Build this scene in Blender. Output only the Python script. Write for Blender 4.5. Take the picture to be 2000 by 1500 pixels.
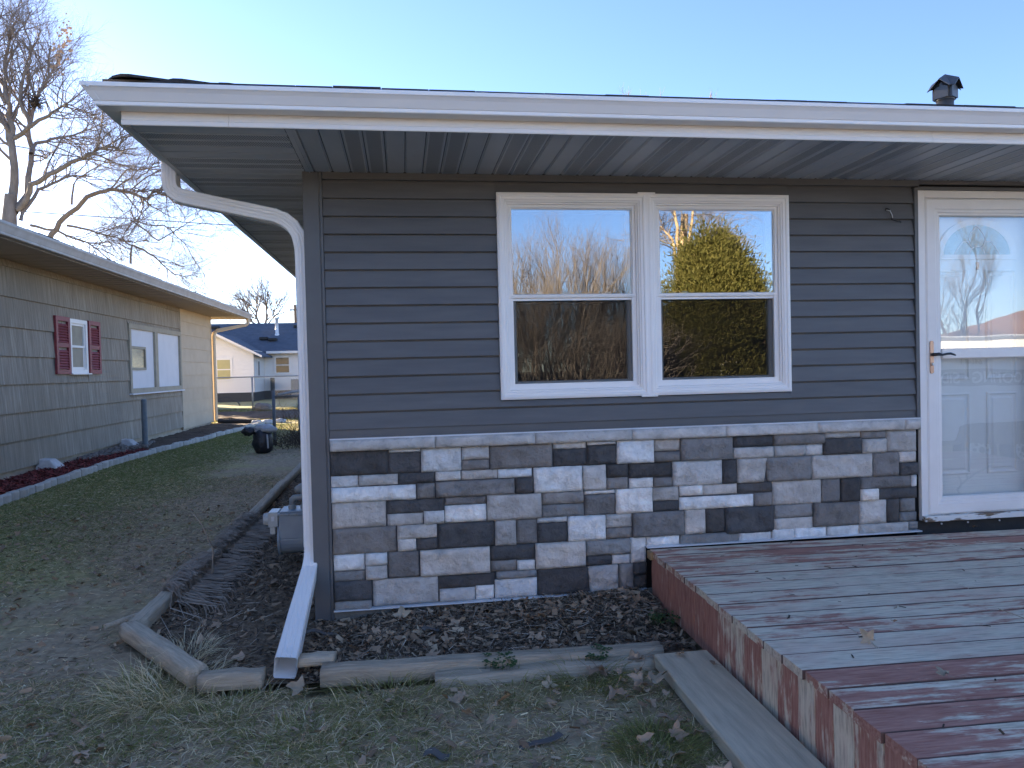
import bpy, bmesh, math, random
import numpy as np
from mathutils import Vector, Matrix, noise
for o in list(bpy.data.objects): bpy.data.objects.remove(o)
S = bpy.context.scene
COL = S.collection
R = math.radians
rng = random.Random(7)
nrg = np.random.default_rng(11)

# ------------------------------------------------------------------ camera
YAW, PITCH, ROLL = 0.144809425, -0.0207972944, -0.0241296238
cy, sy, cp, sp = math.cos(YAW), math.sin(YAW), math.cos(PITCH), math.sin(PITCH)
fw = Vector((sy*cp, cy*cp, sp)); rt = Vector((cy, -sy, 0)); up = rt.cross(fw)
c_, s_ = math.cos(ROLL), math.sin(ROLL)
r2 = c_*rt + s_*up; u2 = -s_*rt + c_*up
cam = bpy.data.objects.new('camera', bpy.data.cameras.new('camera'))
COL.objects.link(cam)
M3 = Matrix((r2, u2, -fw)).transposed()
cam.matrix_world = Matrix.Translation((0.5131, -4.3665, 1.4578)) @ M3.to_4x4()
cam.data.sensor_width = 36; cam.data.lens = 36*1454.9/2000
cam.data.clip_start = 0.05; cam.data.clip_end = 2000
S.camera = cam
S.render.resolution_x = 1024; S.render.resolution_y = 768

# ------------------------------------------------------------------ sky and sun
SUN_AZ = R(127.4)          # measured from +X towards +Y
SUN_EL = R(10.5)
W = bpy.data.worlds.new('World'); S.world = W; W.use_nodes = True
nt = W.node_tree; bg = nt.nodes['Background']
sk = nt.nodes.new('ShaderNodeTexSky'); sk.sky_type = 'NISHITA'; sk.sun_disc = False
sk.sun_elevation = SUN_EL; sk.sun_rotation = R(90) - SUN_AZ
sk.air_density = 0.75; sk.dust_density = 0.18; sk.ozone_density = 1.7; sk.altitude = 200
tn = nt.nodes.new('ShaderNodeMix'); tn.data_type = 'RGBA'; tn.blend_type = 'MULTIPLY'; tn.inputs[0].default_value = 1.0
tn.inputs[7].default_value = (.82, .83, 1.0, 1); nt.links.new(sk.outputs[0], tn.inputs[6]); nt.links.new(tn.outputs[2], bg.inputs[0]); bg.inputs[1].default_value = 0.068
sd = bpy.data.lights.new('sun', 'SUN'); sd.energy = 5.0; sd.angle = R(0.53); sd.color = (1.0, 0.80, 0.56)
sun = bpy.data.objects.new('sun', sd); COL.objects.link(sun)
sv = Vector((math.cos(SUN_AZ)*math.cos(SUN_EL), math.sin(SUN_AZ)*math.cos(SUN_EL), math.sin(SUN_EL)))
sun.rotation_euler = sv.to_track_quat('Z', 'Y').to_euler()
S.view_settings.view_transform = 'Standard'; S.view_settings.look = 'None'
S.view_settings.gamma = 1.0; S.view_settings.exposure = 2.92; S.view_settings.use_curve_mapping = False
S.cycles.max_bounces = 8; S.cycles.transparent_max_bounces = 16
S.cycles.caustics_reflective = False; S.cycles.caustics_refractive = False

# ------------------------------------------------------------------ helpers: tags and meshes
def tag(o, label=None, cat=None, group=None, kind=None):
    if label: o['label'] = label
    if cat: o['category'] = cat
    if group: o['group'] = group
    if kind: o['kind'] = kind
    return o
def empty(name, loc, label=None, cat=None, group=None, rz=0):
    o = bpy.data.objects.new(name, None); COL.objects.link(o); o.empty_display_size = .1
    o.location = loc; o.rotation_euler = (0, 0, rz)
    return tag(o, label, cat, group)
def link(name, me, m, parent=None, loc=(0,0,0), rot=(0,0,0)):
    o = bpy.data.objects.new(name, me); COL.objects.link(o)
    if m is not None and len(me.materials) == 0: me.materials.append(m)
    o.location = loc; o.rotation_euler = rot
    if parent is not None: o.parent = parent
    return o
def local(o, parent):
    """o was modelled in world coordinates; keep it there under a moved parent"""
    o.parent = parent; o.matrix_parent_inverse = (Matrix.Translation(parent.location) @ parent.rotation_euler.to_matrix().to_4x4()).inverted()
    return o
class MB:
    def __init__(s): s.v = []; s.f = []; s.sm = False
    def add(s, vs, fs):
        b = len(s.v); s.v += [tuple(p) for p in vs]; s.f += [tuple(b+i for i in f) for f in fs]; return s
    def box(s, x0, x1, y0, y1, z0, z1):
        return s.add([(x0,y0,z0),(x1,y0,z0),(x1,y1,z0),(x0,y1,z0),(x0,y0,z1),(x1,y0,z1),(x1,y1,z1),(x0,y1,z1)],
                     [(0,3,2,1),(4,5,6,7),(0,1,5,4),(1,2,6,5),(2,3,7,6),(3,0,4,7)])
    def loft(s, rings, closed=True, caps=True):
        n = len(rings[0]); b = len(s.v)
        for r in rings: s.v += [tuple(p) for p in r]
        k = n if closed else n-1
        for i in range(len(rings)-1):
            for j in range(k):
                a, c = b+i*n+j, b+i*n+(j+1) % n
                s.f.append((a, c, c+n, a+n))
        if caps and closed:
            s.f.append(tuple(b+j for j in range(n))[::-1]); s.f.append(tuple(b+(len(rings)-1)*n+j for j in range(n)))
        return s
    def prism(s, prof, axis, a, b):
        """closed profile (2D) extruded along an axis"""
        def P(p, t): return {0:(t,p[0],p[1]), 1:(p[0],t,p[1]), 2:(p[0],p[1],t)}[axis]
        return s.loft([[P(p, a) for p in prof], [P(p, b) for p in prof]])
    def tube(s, pts, rad, n=8, caps=True, flat=None):
        pts = [Vector(p) for p in pts]
        if not hasattr(rad, '__len__'): rad = [rad]*len(pts)
        rings = []; ref = Vector((0,0,1))
        t0 = (pts[1]-pts[0]).normalized()
        if abs(t0.dot(ref)) > .9: ref = Vector((1,0,0))
        for i, p in enumerate(pts):
            t = (pts[min(i+1, len(pts)-1)]-pts[max(i-1, 0)]).normalized()
            a = t.cross(ref).normalized(); bb = a.cross(t).normalized(); ref = bb
            rings.append([p + (a*math.cos(2*math.pi*j/n) + bb*math.sin(2*math.pi*j/n))*rad[i] for j in range(n)])
        return s.loft(rings, True, caps)
    def lathe(s, prof, n=16, c=(0,0,0)):
        return s.loft([[(c[0]+r*math.cos(2*math.pi*j/n), c[1]+r*math.sin(2*math.pi*j/n), c[2]+z) for j in range(n)] for r, z in prof])
    def mesh(s, name, smooth=False):
        me = bpy.data.meshes.new(name); me.from_pydata(s.v, [], s.f); me.validate(); me.update()
        if smooth: me.polygons.foreach_set('use_smooth', [True]*len(me.polygons))
        return me
    def build(s, name, m, parent=None, smooth=False, bevel=0, seg=2):
        o = link(name, s.mesh(name, smooth), m)
        if parent is not None: local(o, parent)
        if bevel:
            md = o.modifiers.new('bevel', 'BEVEL'); md.width = bevel; md.segments = seg; md.limit_method = 'ANGLE'; md.angle_limit = R(40)
        return o
def fast(name, V, F, m, col=None, parent=None, smooth=False):
    """triangle mesh from numpy arrays, with an optional per-vertex tint"""
    me = bpy.data.meshes.new(name); nv, nf = len(V), len(F)
    me.vertices.add(nv); me.vertices.foreach_set('co', np.asarray(V, np.float32).ravel())
    me.loops.add(nf*3); me.loops.foreach_set('vertex_index', np.asarray(F, np.int32).ravel())
    me.polygons.add(nf); me.polygons.foreach_set('loop_start', np.arange(0, nf*3, 3, dtype=np.int32))
    me.update(calc_edges=True)
    if smooth: me.polygons.foreach_set('use_smooth', [True]*nf)
    if col is not None:
        a = me.color_attributes.new('tint', 'FLOAT_COLOR', 'POINT')
        c4 = np.ones((nv, 4), np.float32); c4[:, :3] = col; a.data.foreach_set('color', c4.ravel())
    return link(name, me, m, parent)

# ------------------------------------------------------------------ materials
def nodes(name):
    m = bpy.data.materials.new(name); m.use_nodes = True
    return m, m.node_tree.nodes, m.node_tree.links, m.node_tree.nodes['Principled BSDF']
def N(ns, t, **kw):
    n = ns.new(t)
    for k, v in kw.items():
        if k.startswith('_'): setattr(n, k[1:], v)
        else: n.inputs[k].default_value = v
    return n
def math_(ns, ls, op, a, b=None, clamp=False):
    n = ns.new('ShaderNodeMath'); n.operation = op; n.use_clamp = clamp
    for i, x in enumerate((a, b)):
        if x is None: continue
        if hasattr(x, 'links'): ls.new(x, n.inputs[i])
        else: n.inputs[i].default_value = x
    return n.outputs[0]
def mixc(ns, ls, f, a, b, bt='MIX'):
    n = ns.new('ShaderNodeMix'); n.data_type = 'RGBA'; n.blend_type = bt
    for i, x in ((0, f), (6, a), (7, b)):
        if hasattr(x, 'links'): ls.new(x, n.inputs[i])
        elif isinstance(x, tuple): n.inputs[i].default_value = (*x, 1)[:4]
        else: n.inputs[i].default_value = x
    return n.outputs[2]
def ramp(ns, ls, fac, stops):
    n = ns.new('ShaderNodeValToRGB'); ls.new(fac, n.inputs[0]); e = n.color_ramp.elements
    while len(e) < len(stops): e.new(.5)
    for el, (p, c) in zip(e, stops):
        el.position = p; el.color = (*c, 1) if isinstance(c, tuple) else (c, c, c, 1)
    return n.outputs[0]
def coords(ns, ls, scale=(1,1,1), rand=True, kind='Object'):
    tc = ns.new('ShaderNodeTexCoord'); mp = ns.new('ShaderNodeMapping'); mp.inputs['Scale'].default_value = scale
    ls.new(tc.outputs[kind], mp.inputs[0])
    if rand:
        oi = ns.new('ShaderNodeObjectInfo'); vm = ns.new('ShaderNodeVectorMath'); vm.operation = 'SCALE'
        vm.inputs[0].default_value = (37., 19., 53.); ls.new(oi.outputs['Random'], vm.inputs['Scale']); ls.new(vm.outputs[0], mp.inputs['Location'])
    return mp.outputs[0]
def tex(ns, ls, vec, scale, detail=4, rough=.6):
    n = N(ns, 'ShaderNodeTexNoise', Scale=scale, Detail=detail, Roughness=rough); ls.new(vec, n.inputs['Vector']); return n.outputs[0]
def bump(ns, ls, b, h, strength, dist=.01):
    n = N(ns, 'ShaderNodeBump', Strength=strength, Distance=dist); ls.new(h, n.inputs['Height']); ls.new(n.outputs[0], b.inputs['Normal'])
def M(name, c1, c2=None, scale=6, rough=.6, bs=0, bscale=60, stretch=(1,1,1), var=0, metal=0, spec=.5, lo=.3, hi=.7, bdist=.01):
    m, ns, ls, b = nodes(name); b.inputs['Roughness'].default_value = rough; b.inputs['Metallic'].default_value = metal
    b.inputs['Specular IOR Level'].default_value = spec
    v = coords(ns, ls, stretch)
    if c2 is None: c2 = tuple(x*.8 for x in c1)
    col = ramp(ns, ls, tex(ns, ls, v, scale), [(lo, c1), (hi, c2)])
    if var:
        oi = ns.new('ShaderNodeObjectInfo'); k = math_(ns, ls, 'MULTIPLY_ADD', oi.outputs['Random'], var*2); 
        k.node.inputs[2].default_value = 1-var
        col = mixc(ns, ls, 1.0, col, k, 'MULTIPLY')
    ls.new(col, b.inputs['Base Color'])
    if bs: bump(ns, ls, b, tex(ns, ls, v, bscale, 5), bs, bdist)
    return m

m_siding = M('vinyl_siding', (.100,.101,.103), (.134,.133,.133), 2.2, .5, .12, 25, (1,1,9), .05, bdist=.004, spec=.35)
m_trim = M('dark_trim', (.105,.108,.112), (.12,.124,.127), 5, .45, spec=.35)
m_white = M('white_vinyl', (.90,.87,.83), (.86,.83,.79), 4, .42, .03, 30, spec=.4)
m_door = M('door_paint', (.84,.81,.77), (.78,.75,.71), 5, .4, .03, 40)
m_gut = M('gutter_enamel', (.86,.84,.81), (.82,.80,.77), 3, .32, .02, 12)
m_fascia = M('fascia_aluminium', (.84,.80,.75), (.79,.75,.70), 3, .38)
m_soffit = M('soffit_vinyl', (.54,.56,.575), (.49,.51,.525), 4, .38, .02, 40, var=.05)
m_spout = M('downspout_enamel', (.91,.89,.86), (.87,.85,.82), 4, .33, .03, 14)
m_black = M('black_felt', (.02,.02,.022), (.035,.033,.03), 9, .8, .3, 40)
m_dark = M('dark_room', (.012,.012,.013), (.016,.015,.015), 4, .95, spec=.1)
m_block = M('foundation_block', (.30,.27,.23), (.22,.20,.17), 9, .9, .4, 60, var=.1)
m_mortar = M('veneer_mortar', (.13,.13,.135), (.09,.09,.095), 20, .95)
m_flash = M('flashing', (.74,.76,.78), None, 3, .3)
m_shingle = M('roof_shingle', (.030,.028,.027), (.050,.047,.045), 30, .95, .6, 120, var=.25)
m_ventp = M('vent_metal', (.075,.078,.085), (.10,.10,.105), 6, .42, metal=.2)
m_bronze = M('handle_copper', (.42,.25,.17), (.50,.33,.24), 14, .35, metal=.7)
m_iron = M('handle_iron', (.05,.05,.055), None, 9, .4, metal=.6)
m_steel = M('galvanised', (.33,.34,.35), (.25,.26,.27), 12, .5, metal=.6)
m_sill = M('peeling_sill', (.75,.74,.70), (.17,.12,.08), 5, .75, .5, 30, (1,5,5), lo=.50, hi=.56)
m_wire = M('wire_black', (.02,.02,.02), None, 5, .5)
m_timber = M('weathered_timber', (.68,.57,.42), (.42,.345,.25), 5, .92, .9, 18, (1,14,14), var=.12, bdist=.012)
m_plank = M('step_plank', (.68,.58,.42), (.48,.405,.29), 4, .9, .6, 14, (9,1,9), bdist=.006)
m_meter = M('meter_grey', (.29,.35,.39), (.25,.30,.34), 7, .45, .05, 30)
m_meterw = M('meter_cover', (.55,.56,.53), (.45,.46,.44), 9, .4)
m_pipe = M('gas_pipe', (.34,.37,.36), (.27,.27,.25), 14, .55)
m_ncream = M('cream_boards', (.56,.47,.34), (.50,.41,.29), 3, .7, .06, 20, var=.04)
m_nsoff = M('cream_soffit', (.40,.31,.22), (.34,.27,.19), 5, .6)
m_ngut = M('old_gutter', (.48,.46,.43), (.36,.33,.30), 5, .55, .05, 20)
m_nfound = M('painted_foundation', (.55,.47,.36), (.42,.35,.26), 5, .9, .3, 25)
m_red = M('red_shutter', (.27,.045,.055), (.22,.035,.045), 8, .55)
m_panelw = M('white_panel', (.72,.73,.76), (.66,.67,.70), 3, .6)
m_khaki = M('window_trim', (.40,.36,.27), (.33,.29,.22), 6, .7)
m_concrete = M('edging_concrete', (.54,.52,.48), (.42,.40,.37), 12, .92, .4, 60, var=.12)
m_chalk = M('white_concrete', (.62,.62,.62), (.45,.45,.45), 12, .9, .5, 40)
m_farw = M('far_siding', (.80,.75,.70), (.75,.70,.66), 3, .7)
m_farr = M('far_roof', (.065,.078,.105), (.10,.115,.145), 3.5, .9, .3, 30)
m_blind = M('yellow_blind', (.50,.42,.20), (.45,.38,.18), 5, .8)
m_glassd = M('dark_pane', (.03,.035,.04), (.06,.065,.07), 3, .08)
m_bark = M('bark', (.25,.22,.20), (.15,.13,.12), 8, .95, .6, 25, (1,1,.3))
m_twig = M('twig_bark', (.24,.205,.185), (.16,.135,.12), 3, .9)
m_birch = M('pale_bark', (.55,.42,.26), (.30,.20,.12), 4, .9, .5, 14)
m_utility = M('cable', (.03,.03,.035), None, 3, .6)
m_pole = M('pole_wood', (.16,.12,.09), None, 6, .9)
m_bagb = M('black_bag', (.014,.015,.02), (.03,.032,.04), 5, .32, .6, 14, bdist=.03)
m_bagw = M('white_bag', (.55,.55,.55), (.40,.40,.41), 6, .5, .6, 14, bdist=.03)
m_rock = M('river_rock', (.34,.30,.26), (.14,.12,.11), 4, .9, .4, 40, var=.3)
m_drain = M('drain_pipe', (.05,.04,.035), None, 5, .6)
m_leaf = M('dry_leaf', (.46,.325,.215), (.31,.205,.13), 14, .75, .5, 60, var=.35, bdist=.004)
m_leafl = M('pale_leaf', (.50,.39,.27), (.36,.27,.17), 14, .8, .4, 60, var=.2, bdist=.004)
m_deadgrass = M('dead_strap_leaves', (.48,.39,.30), (.25,.195,.145), 9, .9)
m_brush = M('brush', (.10,.072,.05), (.06,.042,.03), 5, .95)
m_slate = M('slate_scrap', (.12,.115,.11), None, 12, .8)
m_clover = M('clover_leaf', (.035,.085,.02), (.05,.10,.03), 9, .6)
m_tyre = M('tyre', (.02,.02,.02), None, 5, .8)
m_rim = M('white_rim', (.75,.75,.72), None, 5, .4)
m_trail = M('trailer_white', (.72,.72,.72), (.66,.66,.66), 2, .35)
m_band = M('trailer_band', (.035,.04,.05), None, 2, .5)
m_tanroof = M('tan_roof', (.36,.20,.12), (.27,.15,.09), 4, .9, .3, 20, (1,1,5))
m_orange = M('orange_foliage', (.30,.09,.035), (.20,.06,.025), 4, .8)

def attr_mat(name, rough=.75, trans=.25):
    m, ns, ls, b = nodes(name); a = ns.new('ShaderNodeVertexColor'); a.layer_name = 'tint'
    ls.new(a.outputs[0], b.inputs['Base Color']); b.inputs['Roughness'].default_value = rough
    b.inputs['Specular IOR Level'].default_value = .25
    if trans:
        out = ns['Material Output']; t = ns.new('ShaderNodeBsdfTranslucent'); mx = ns.new('ShaderNodeMixShader'); mx.inputs[0].default_value = trans
        ls.new(a.outputs[0], t.inputs[0]); ls.new(b.outputs[0], mx.inputs[1]); ls.new(t.outputs[0], mx.inputs[2]); ls.new(mx.outputs[0], out.inputs[0])
    return m
m_grass = attr_mat('grass_blades', .75, .4)
m_litter = attr_mat('litter', .85, 0)
m_foliage = attr_mat('cedar_foliage', .7, .25)

def stone_mat():
    m, ns, ls, b = nodes('cast_stone'); oi = ns.new('ShaderNodeObjectInfo'); v = coords(ns, ls)
    n1 = tex(ns, ls, v, 9, 6, .65); n2 = tex(ns, ls, v, 45, 5, .7); n3 = tex(ns, ls, v, 22, 3, .5)
    k = ramp(ns, ls, n1, [(.25, .68), (.5, 1.0), (.75, 1.25)])
    col = mixc(ns, ls, 1.0, oi.outputs['Color'], k, 'MULTIPLY')
    warm = mixc(ns, ls, ramp(ns, ls, n3, [(.45, 0.), (.75, .16)]), col, (.22,.18,.15))
    chip = ramp(ns, ls, n2, [(.70, 0.), (.76, .55)])
    chip2 = math_(ns, ls, 'MULTIPLY', chip, ramp(ns, ls, n1, [(.52, 0.), (.62, 1.)]))
    ls.new(mixc(ns, ls, chip2, warm, (.62,.62,.62)), b.inputs['Base Color'])
    b.inputs['Roughness'].default_value = .88; b.inputs['Specular IOR Level'].default_value = .3
    h = math_(ns, ls, 'ADD', n1, math_(ns, ls, 'MULTIPLY', n2, .5)); bump(ns, ls, b, h, 1.0, .032)
    return m
m_stone = stone_mat()

def deck_mat(name, axis):
    m, ns, ls, b = nodes(name); oi = ns.new('ShaderNodeObjectInfo')
    st = (.9, 9, 9) if axis == 0 else (9, 9, 1.2)
    v = coords(ns, ls, st); v2 = coords(ns, ls, (2.2, 5, 5) if axis == 0 else (5, 5, 2))
    n1 = tex(ns, ls, v, 2.2, 7, .68); n2 = tex(ns, ls, v2, 1.1, 5, .7); grain = tex(ns, ls, v, 9, 4, .6)
    sep = ns.new('ShaderNodeSeparateColor'); ls.new(oi.outputs['Color'], sep.inputs[0])
    paint = sep.outputs[0]
    n0 = tex(ns, ls, v, 7, 5, .75)
    s = math_(ns, ls, 'ADD', math_(ns, ls, 'ADD', math_(ns, ls, 'MULTIPLY', n1, .9), math_(ns, ls, 'MULTIPLY', n0, .34)), math_(ns, ls, 'MULTIPLY', n2, .9))
    s = math_(ns, ls, 'ADD', s, math_(ns, ls, 'MULTIPLY', paint, .62))
    mask = ramp(ns, ls, math_(ns, ls, 'SUBTRACT', s, .88), [(.45, 0.), (.56, 1.)])
    wood = ramp(ns, ls, grain, [(.3, (.43,.36,.265)), (.5, (.72,.63,.48)), (.75, (.86,.78,.62))])
    stain = ramp(ns, ls, tex(ns, ls, v2, 2.3, 3), [(.60, 0.), (.80, .55)])
    wood = mixc(ns, ls, stain, wood, (.14,.09,.055))
    wood = mixc(ns, ls, ramp(ns, ls, n2, [(.42, 0.), (.62, .55)]), wood, (.68,.47,.36))
    red = ramp(ns, ls, grain, [(.3, (.33,.135,.098)), (.7, (.54,.285,.215))])
    ls.new(mixc(ns, ls, mask, wood, red), b.inputs['Base Color'])
    b.inputs['Roughness'].default_value = .8; b.inputs['Specular IOR Level'].default_value = .35
    h = math_(ns, ls, 'ADD', math_(ns, ls, 'MULTIPLY', mask, .35), grain); bump(ns, ls, b, h, .5, .006)
    return m
m_deck = deck_mat('worn_deck_paint', 0); m_skirt = deck_mat('worn_skirt_paint', 2)

def shake_mat():
    m, ns, ls, b = nodes('weathered_shake'); v = coords(ns, ls, (1, 11, .55), False); v2 = coords(ns, ls, (1, 26, .8), False)
    tc = ns.new('ShaderNodeTexCoord')
    n1 = tex(ns, ls, v, 2.2, 6, .7); n2 = tex(ns, ls, v2, 2.5, 4, .6); n3 = tex(ns, ls, coords(ns, ls, (1,.5,.7), False), .9, 3)
    base = ramp(ns, ls, n1, [(.30, (.19,.165,.13)), (.5, (.36,.315,.25)), (.72, (.57,.51,.42))])
    base = mixc(ns, ls, ramp(ns, ls, n3, [(.35, 0.), (.7, .75)]), base, (.27,.235,.18))
    ls.new(base, b.inputs['Base Color']); b.inputs['Roughness'].default_value = .95
    bump(ns, ls, b, n2, .8, .02); return m
m_shake = shake_mat()

def vent_mat():
    m, ns, ls, b = nodes('soffit_vented'); tc = ns.new('ShaderNodeTexCoord'); sx = ns.new('ShaderNodeSeparateXYZ'); ls.new(tc.outputs['Object'], sx.inputs[0])
    a = math_(ns, ls, 'FRACT', math_(ns, ls, 'MULTIPLY', math_(ns, ls, 'ADD', math_(ns, ls, 'ADD', sx.outputs[1], math_(ns, ls, 'MULTIPLY', sx.outputs[0], .25)), 10.), 1/.0125))
    slot = math_(ns, ls, 'LESS_THAN', a, .42)
    ax = math_(ns, ls, 'ABSOLUTE', sx.outputs[0]); inb = math_(ns, ls, 'LESS_THAN', ax, .034)
    msk = math_(ns, ls, 'MULTIPLY', slot, inb)
    ls.new(mixc(ns, ls, msk, (.53,.55,.565), (.07,.073,.077)), b.inputs['Base Color'])
    b.inputs['Roughness'].default_value = .4
    return m
m_vent = vent_mat()

def glass_mat(name, base, amt, tint=(.8,.85,.85), wob=.02, wscale=1.3):
    m, ns, ls, b = nodes(name); out = ns['Material Output']; ns.remove(b)
    g = ns.new('ShaderNodeBsdfGlossy'); g.inputs['Roughness'].default_value = .0; g.inputs['Color'].default_value = (.95,.97,1,1)
    t = ns.new('ShaderNodeBsdfTransparent'); t.inputs[0].default_value = (*tint, 1)
    f = N(ns, 'ShaderNodeLayerWeight', Blend=.5); fr = math_(ns, ls, 'MULTIPLY_ADD', math_(ns, ls, 'POWER', f.outputs['Facing'], 5.0), .96); fr.node.inputs[2].default_value = .04
    fac = math_(ns, ls, 'ADD', math_(ns, ls, 'MULTIPLY', fr, amt), base, True)
    v = coords(ns, ls, (1,1,1)); bp = N(ns, 'ShaderNodeBump', Strength=wob, Distance=.05); ls.new(tex(ns, ls, v, wscale, 2, .4), bp.inputs['Height'])
    ls.new(bp.outputs[0], g.inputs['Normal'])
    mx = ns.new('ShaderNodeMixShader'); ls.new(fac, mx.inputs[0]); ls.new(t.outputs[0], mx.inputs[1]); ls.new(g.outputs[0], mx.inputs[2]); ls.new(mx.outputs[0], out.inputs[0])
    return m
m_lowe = glass_mat('coated_glass', .16, 1.0, wob=.004)
m_storm = glass_mat('storm_glass', .05, 1.0, (.975,.995,.995), .04, 1.6)
m_nglass = glass_mat('old_glass', .12, 1.5, (.6,.65,.65), .05)
def screen_mat():
    m, ns, ls, b = nodes('insect_screen'); out = ns['Material Output']
    b.inputs['Base Color'].default_value = (.012,.012,.012,1); b.inputs['Roughness'].default_value = .9; b.inputs['Specular IOR Level'].default_value = .1
    t = ns.new('ShaderNodeBsdfTransparent'); mx = ns.new('ShaderNodeMixShader'); mx.inputs[0].default_value = .34
    ls.new(t.outputs[0], mx.inputs[1]); ls.new(b.outputs[0], mx.inputs[2]); ls.new(mx.outputs[0], out.inputs[0]); return m
m_screen = screen_mat()

def ground_mat():
    m, ns, ls, b = nodes('lawn_ground'); v = coords(ns, ls, (1,1,1), False)
    n1 = tex(ns, ls, v, 1.1, 5, .65); n2 = tex(ns, ls, v, 14, 6, .7); n3 = tex(ns, ls, v, .35, 3, .5)
    soil = ramp(ns, ls, n2, [(.3, (.27,.205,.13)), (.6, (.47,.365,.24)), (.8, (.66,.53,.36))])
    thatch = ramp(ns, ls, n2, [(.3, (.27,.245,.105)), (.6, (.46,.41,.20)), (.8, (.67,.57,.34))])
    sx = ns.new('ShaderNodeSeparateXYZ'); tc = ns.new('ShaderNodeTexCoord'); ls.new(tc.outputs['Object'], sx.inputs[0])
    side = N(ns, 'ShaderNodeMapRange'); ls.new(sx.outputs[0], side.inputs[0]); side.inputs[1].default_value = -3.4; side.inputs[2].default_value = -1.6; side.inputs[3].default_value = .13; side.inputs[4].default_value = -.09
    g = math_(ns, ls, 'ADD', math_(ns, ls, 'ADD', math_(ns, ls, 'MULTIPLY', n1, .6), math_(ns, ls, 'MULTIPLY', n3, .4)), side.outputs[0])
    ls.new(mixc(ns, ls, ramp(ns, ls, g, [(.42, 0.), (.58, 1.)]), soil, thatch), b.inputs['Base Color'])
    b.inputs['Roughness'].default_value = .97; b.inputs['Specular IOR Level'].default_value = .15
    bump(ns, ls, b, n2, .9, .03); return m
m_ground = ground_mat()
m_mulch = M('dark_mulch', (.14,.102,.07), (.34,.25,.165), 22, .97, 1.0, 50, bdist=.03, spec=.15)
m_soil = M('bare_soil', (.08,.06,.045), (.16,.12,.088), 2.5, .97, .9, 12, bdist=.05, spec=.15)
m_redmulch = M('red_mulch', (.20,.05,.045), (.08,.03,.028), 18, .95, 1.0, 40, bdist=.03, spec=.15)

# ------------------------------------------------------------------ ground
def sstep(a, b, x):
    t = min(1, max(0, (x-a)/(b-a))); return t*t*(3-2*t)
def gz(x, y):
    z = .018*noise.noise((x*.9, y*.9, 3.1)) + .006*noise.noise((x*5, y*5, 1.7))
    z += .03*sstep(-.4, 1.6, x)*sstep(-4, -1, y)*sstep(3, 1, y)
    z -= .47*sstep(-4.6, -6.6, y) + .6*sstep(-9, -26, y)
    return z
def in_bed(x, y):
    if x > 1.95 or x < -1.0 or y > 8.2: return False
    if x > 0: return -.86 < y < 0
    if y >= 0: return True
    return y > -.80 and y > -.74*(x+1.0)/.55
def bedz(x, y):
    z = .015 + .012*noise.noise((x*3, y*3, 9.)) + .012*noise.noise((x*11, y*11, 2.))
    if x > 0: z += (.02 + .06*min(1, x/1.6))*sstep(-.75, -.1, y)
    else: z += .02*sstep(-.9, -.4, x)*sstep(-.7, 0, y)
    return z
def axis_points(lo, hi, step, far, g=1.28):
    a = list(np.arange(lo, hi+1e-6, step)); s = step
    x = lo
    while x > -far: s *= g; x -= s; a.insert(0, x)
    s = step; x = hi
    while x < far: s *= g; x += s; a.append(x)
    return a
xs = axis_points(-6, 4, .11, 400); ys = axis_points(-7.2, 14, .13, 400)
gv = [(x, y, gz(x, y) - (.05 if in_bed(x, y) else 0)) for y in ys for x in xs]
nx = len(xs)
gf = [(j*nx+i, j*nx+i+1, (j+1)*nx+i+1, (j+1)*nx+i) for j in range(len(ys)-1) for i in range(nx-1)]
me = bpy.data.meshes.new('ground'); me.from_pydata(gv, [], gf); me.polygons.foreach_set('use_smooth', [True]*len(gf))
tag(link('ground', me, m_ground), kind='structure')
def sheet(name, x0, x1, y0, y1, step, keep, zf, m):
    X = np.arange(x0, x1+1e-6, step); Y = np.arange(y0, y1+1e-6, step); idx = {}; v = []; f = []
    for j, y in enumerate(Y):
        for i, x in enumerate(X):
            if keep(x, y): idx[i, j] = len(v); v.append((x, y, zf(x, y)))
    for j in range(len(Y)-1):
        for i in range(len(X)-1):
            k = [(i,j),(i+1,j),(i+1,j+1),(i,j+1)]
            if all(q in idx for q in k): f.append(tuple(idx[q] for q in k))
    me = bpy.data.meshes.new(name); me.from_pydata(v, [], f); me.polygons.foreach_set('use_smooth', [True]*len(f))
    return tag(link(name, me, m), kind='structure')
sheet('mulch_bed', -1.0, 1.96, -.88, 8.2, .04, in_bed, bedz, m_mulch)
def nb_edge(y):   # edging line of the neighbour's bed
    pts = [(-3.5,-4.1),(5.2,-4.24),(6.6,-4.28),(8.5,-4.34),(10.7,-4.26),(13.3,-3.97),(16.5,-3.72),(18.6,-3.55)]
    for (a, b), (c, d) in zip(pts, pts[1:]):
        if a <= y <= c: return b+(d-b)*(y-a)/(c-a)
    return pts[-1][1]
sheet('red_mulch_bed', -5.12, -3.5, -3, 10.6, .08, lambda x, y: x < nb_edge(y)-.02, lambda x, y: gz(x, y)+.05+.03*noise.noise((x*6,y*6,4)), m_redmulch)
sheet('far_mulch_bed', -5.12, -3.4, 10.6, 18.7, .1, lambda x, y: x < nb_edge(y)-.02, lambda x, y: gz(x, y)+.05+.03*noise.noise((x*6,y*6,4)), m_soil)
sheet('bare_soil', -9.5, .5, 20.6, 25.6, .25, lambda x, y: True, lambda x, y: gz(x, y)+.05+.07*noise.noise((x*1.3,y*1.3,4))+.05*noise.noise((x*4,y*4,4)), m_soil)

# ------------------------------------------------------------------ grey house
house = empty('grey_house', (0,0,0), 'grey vinyl sided house with stone veneer base, white double window and storm door', 'house')
HX, HY = 11.0, 8.0
SOF = 2.60
def hp(mb, name, m, parent=house, **kw): return mb.build(name, m, parent, **kw)
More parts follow.
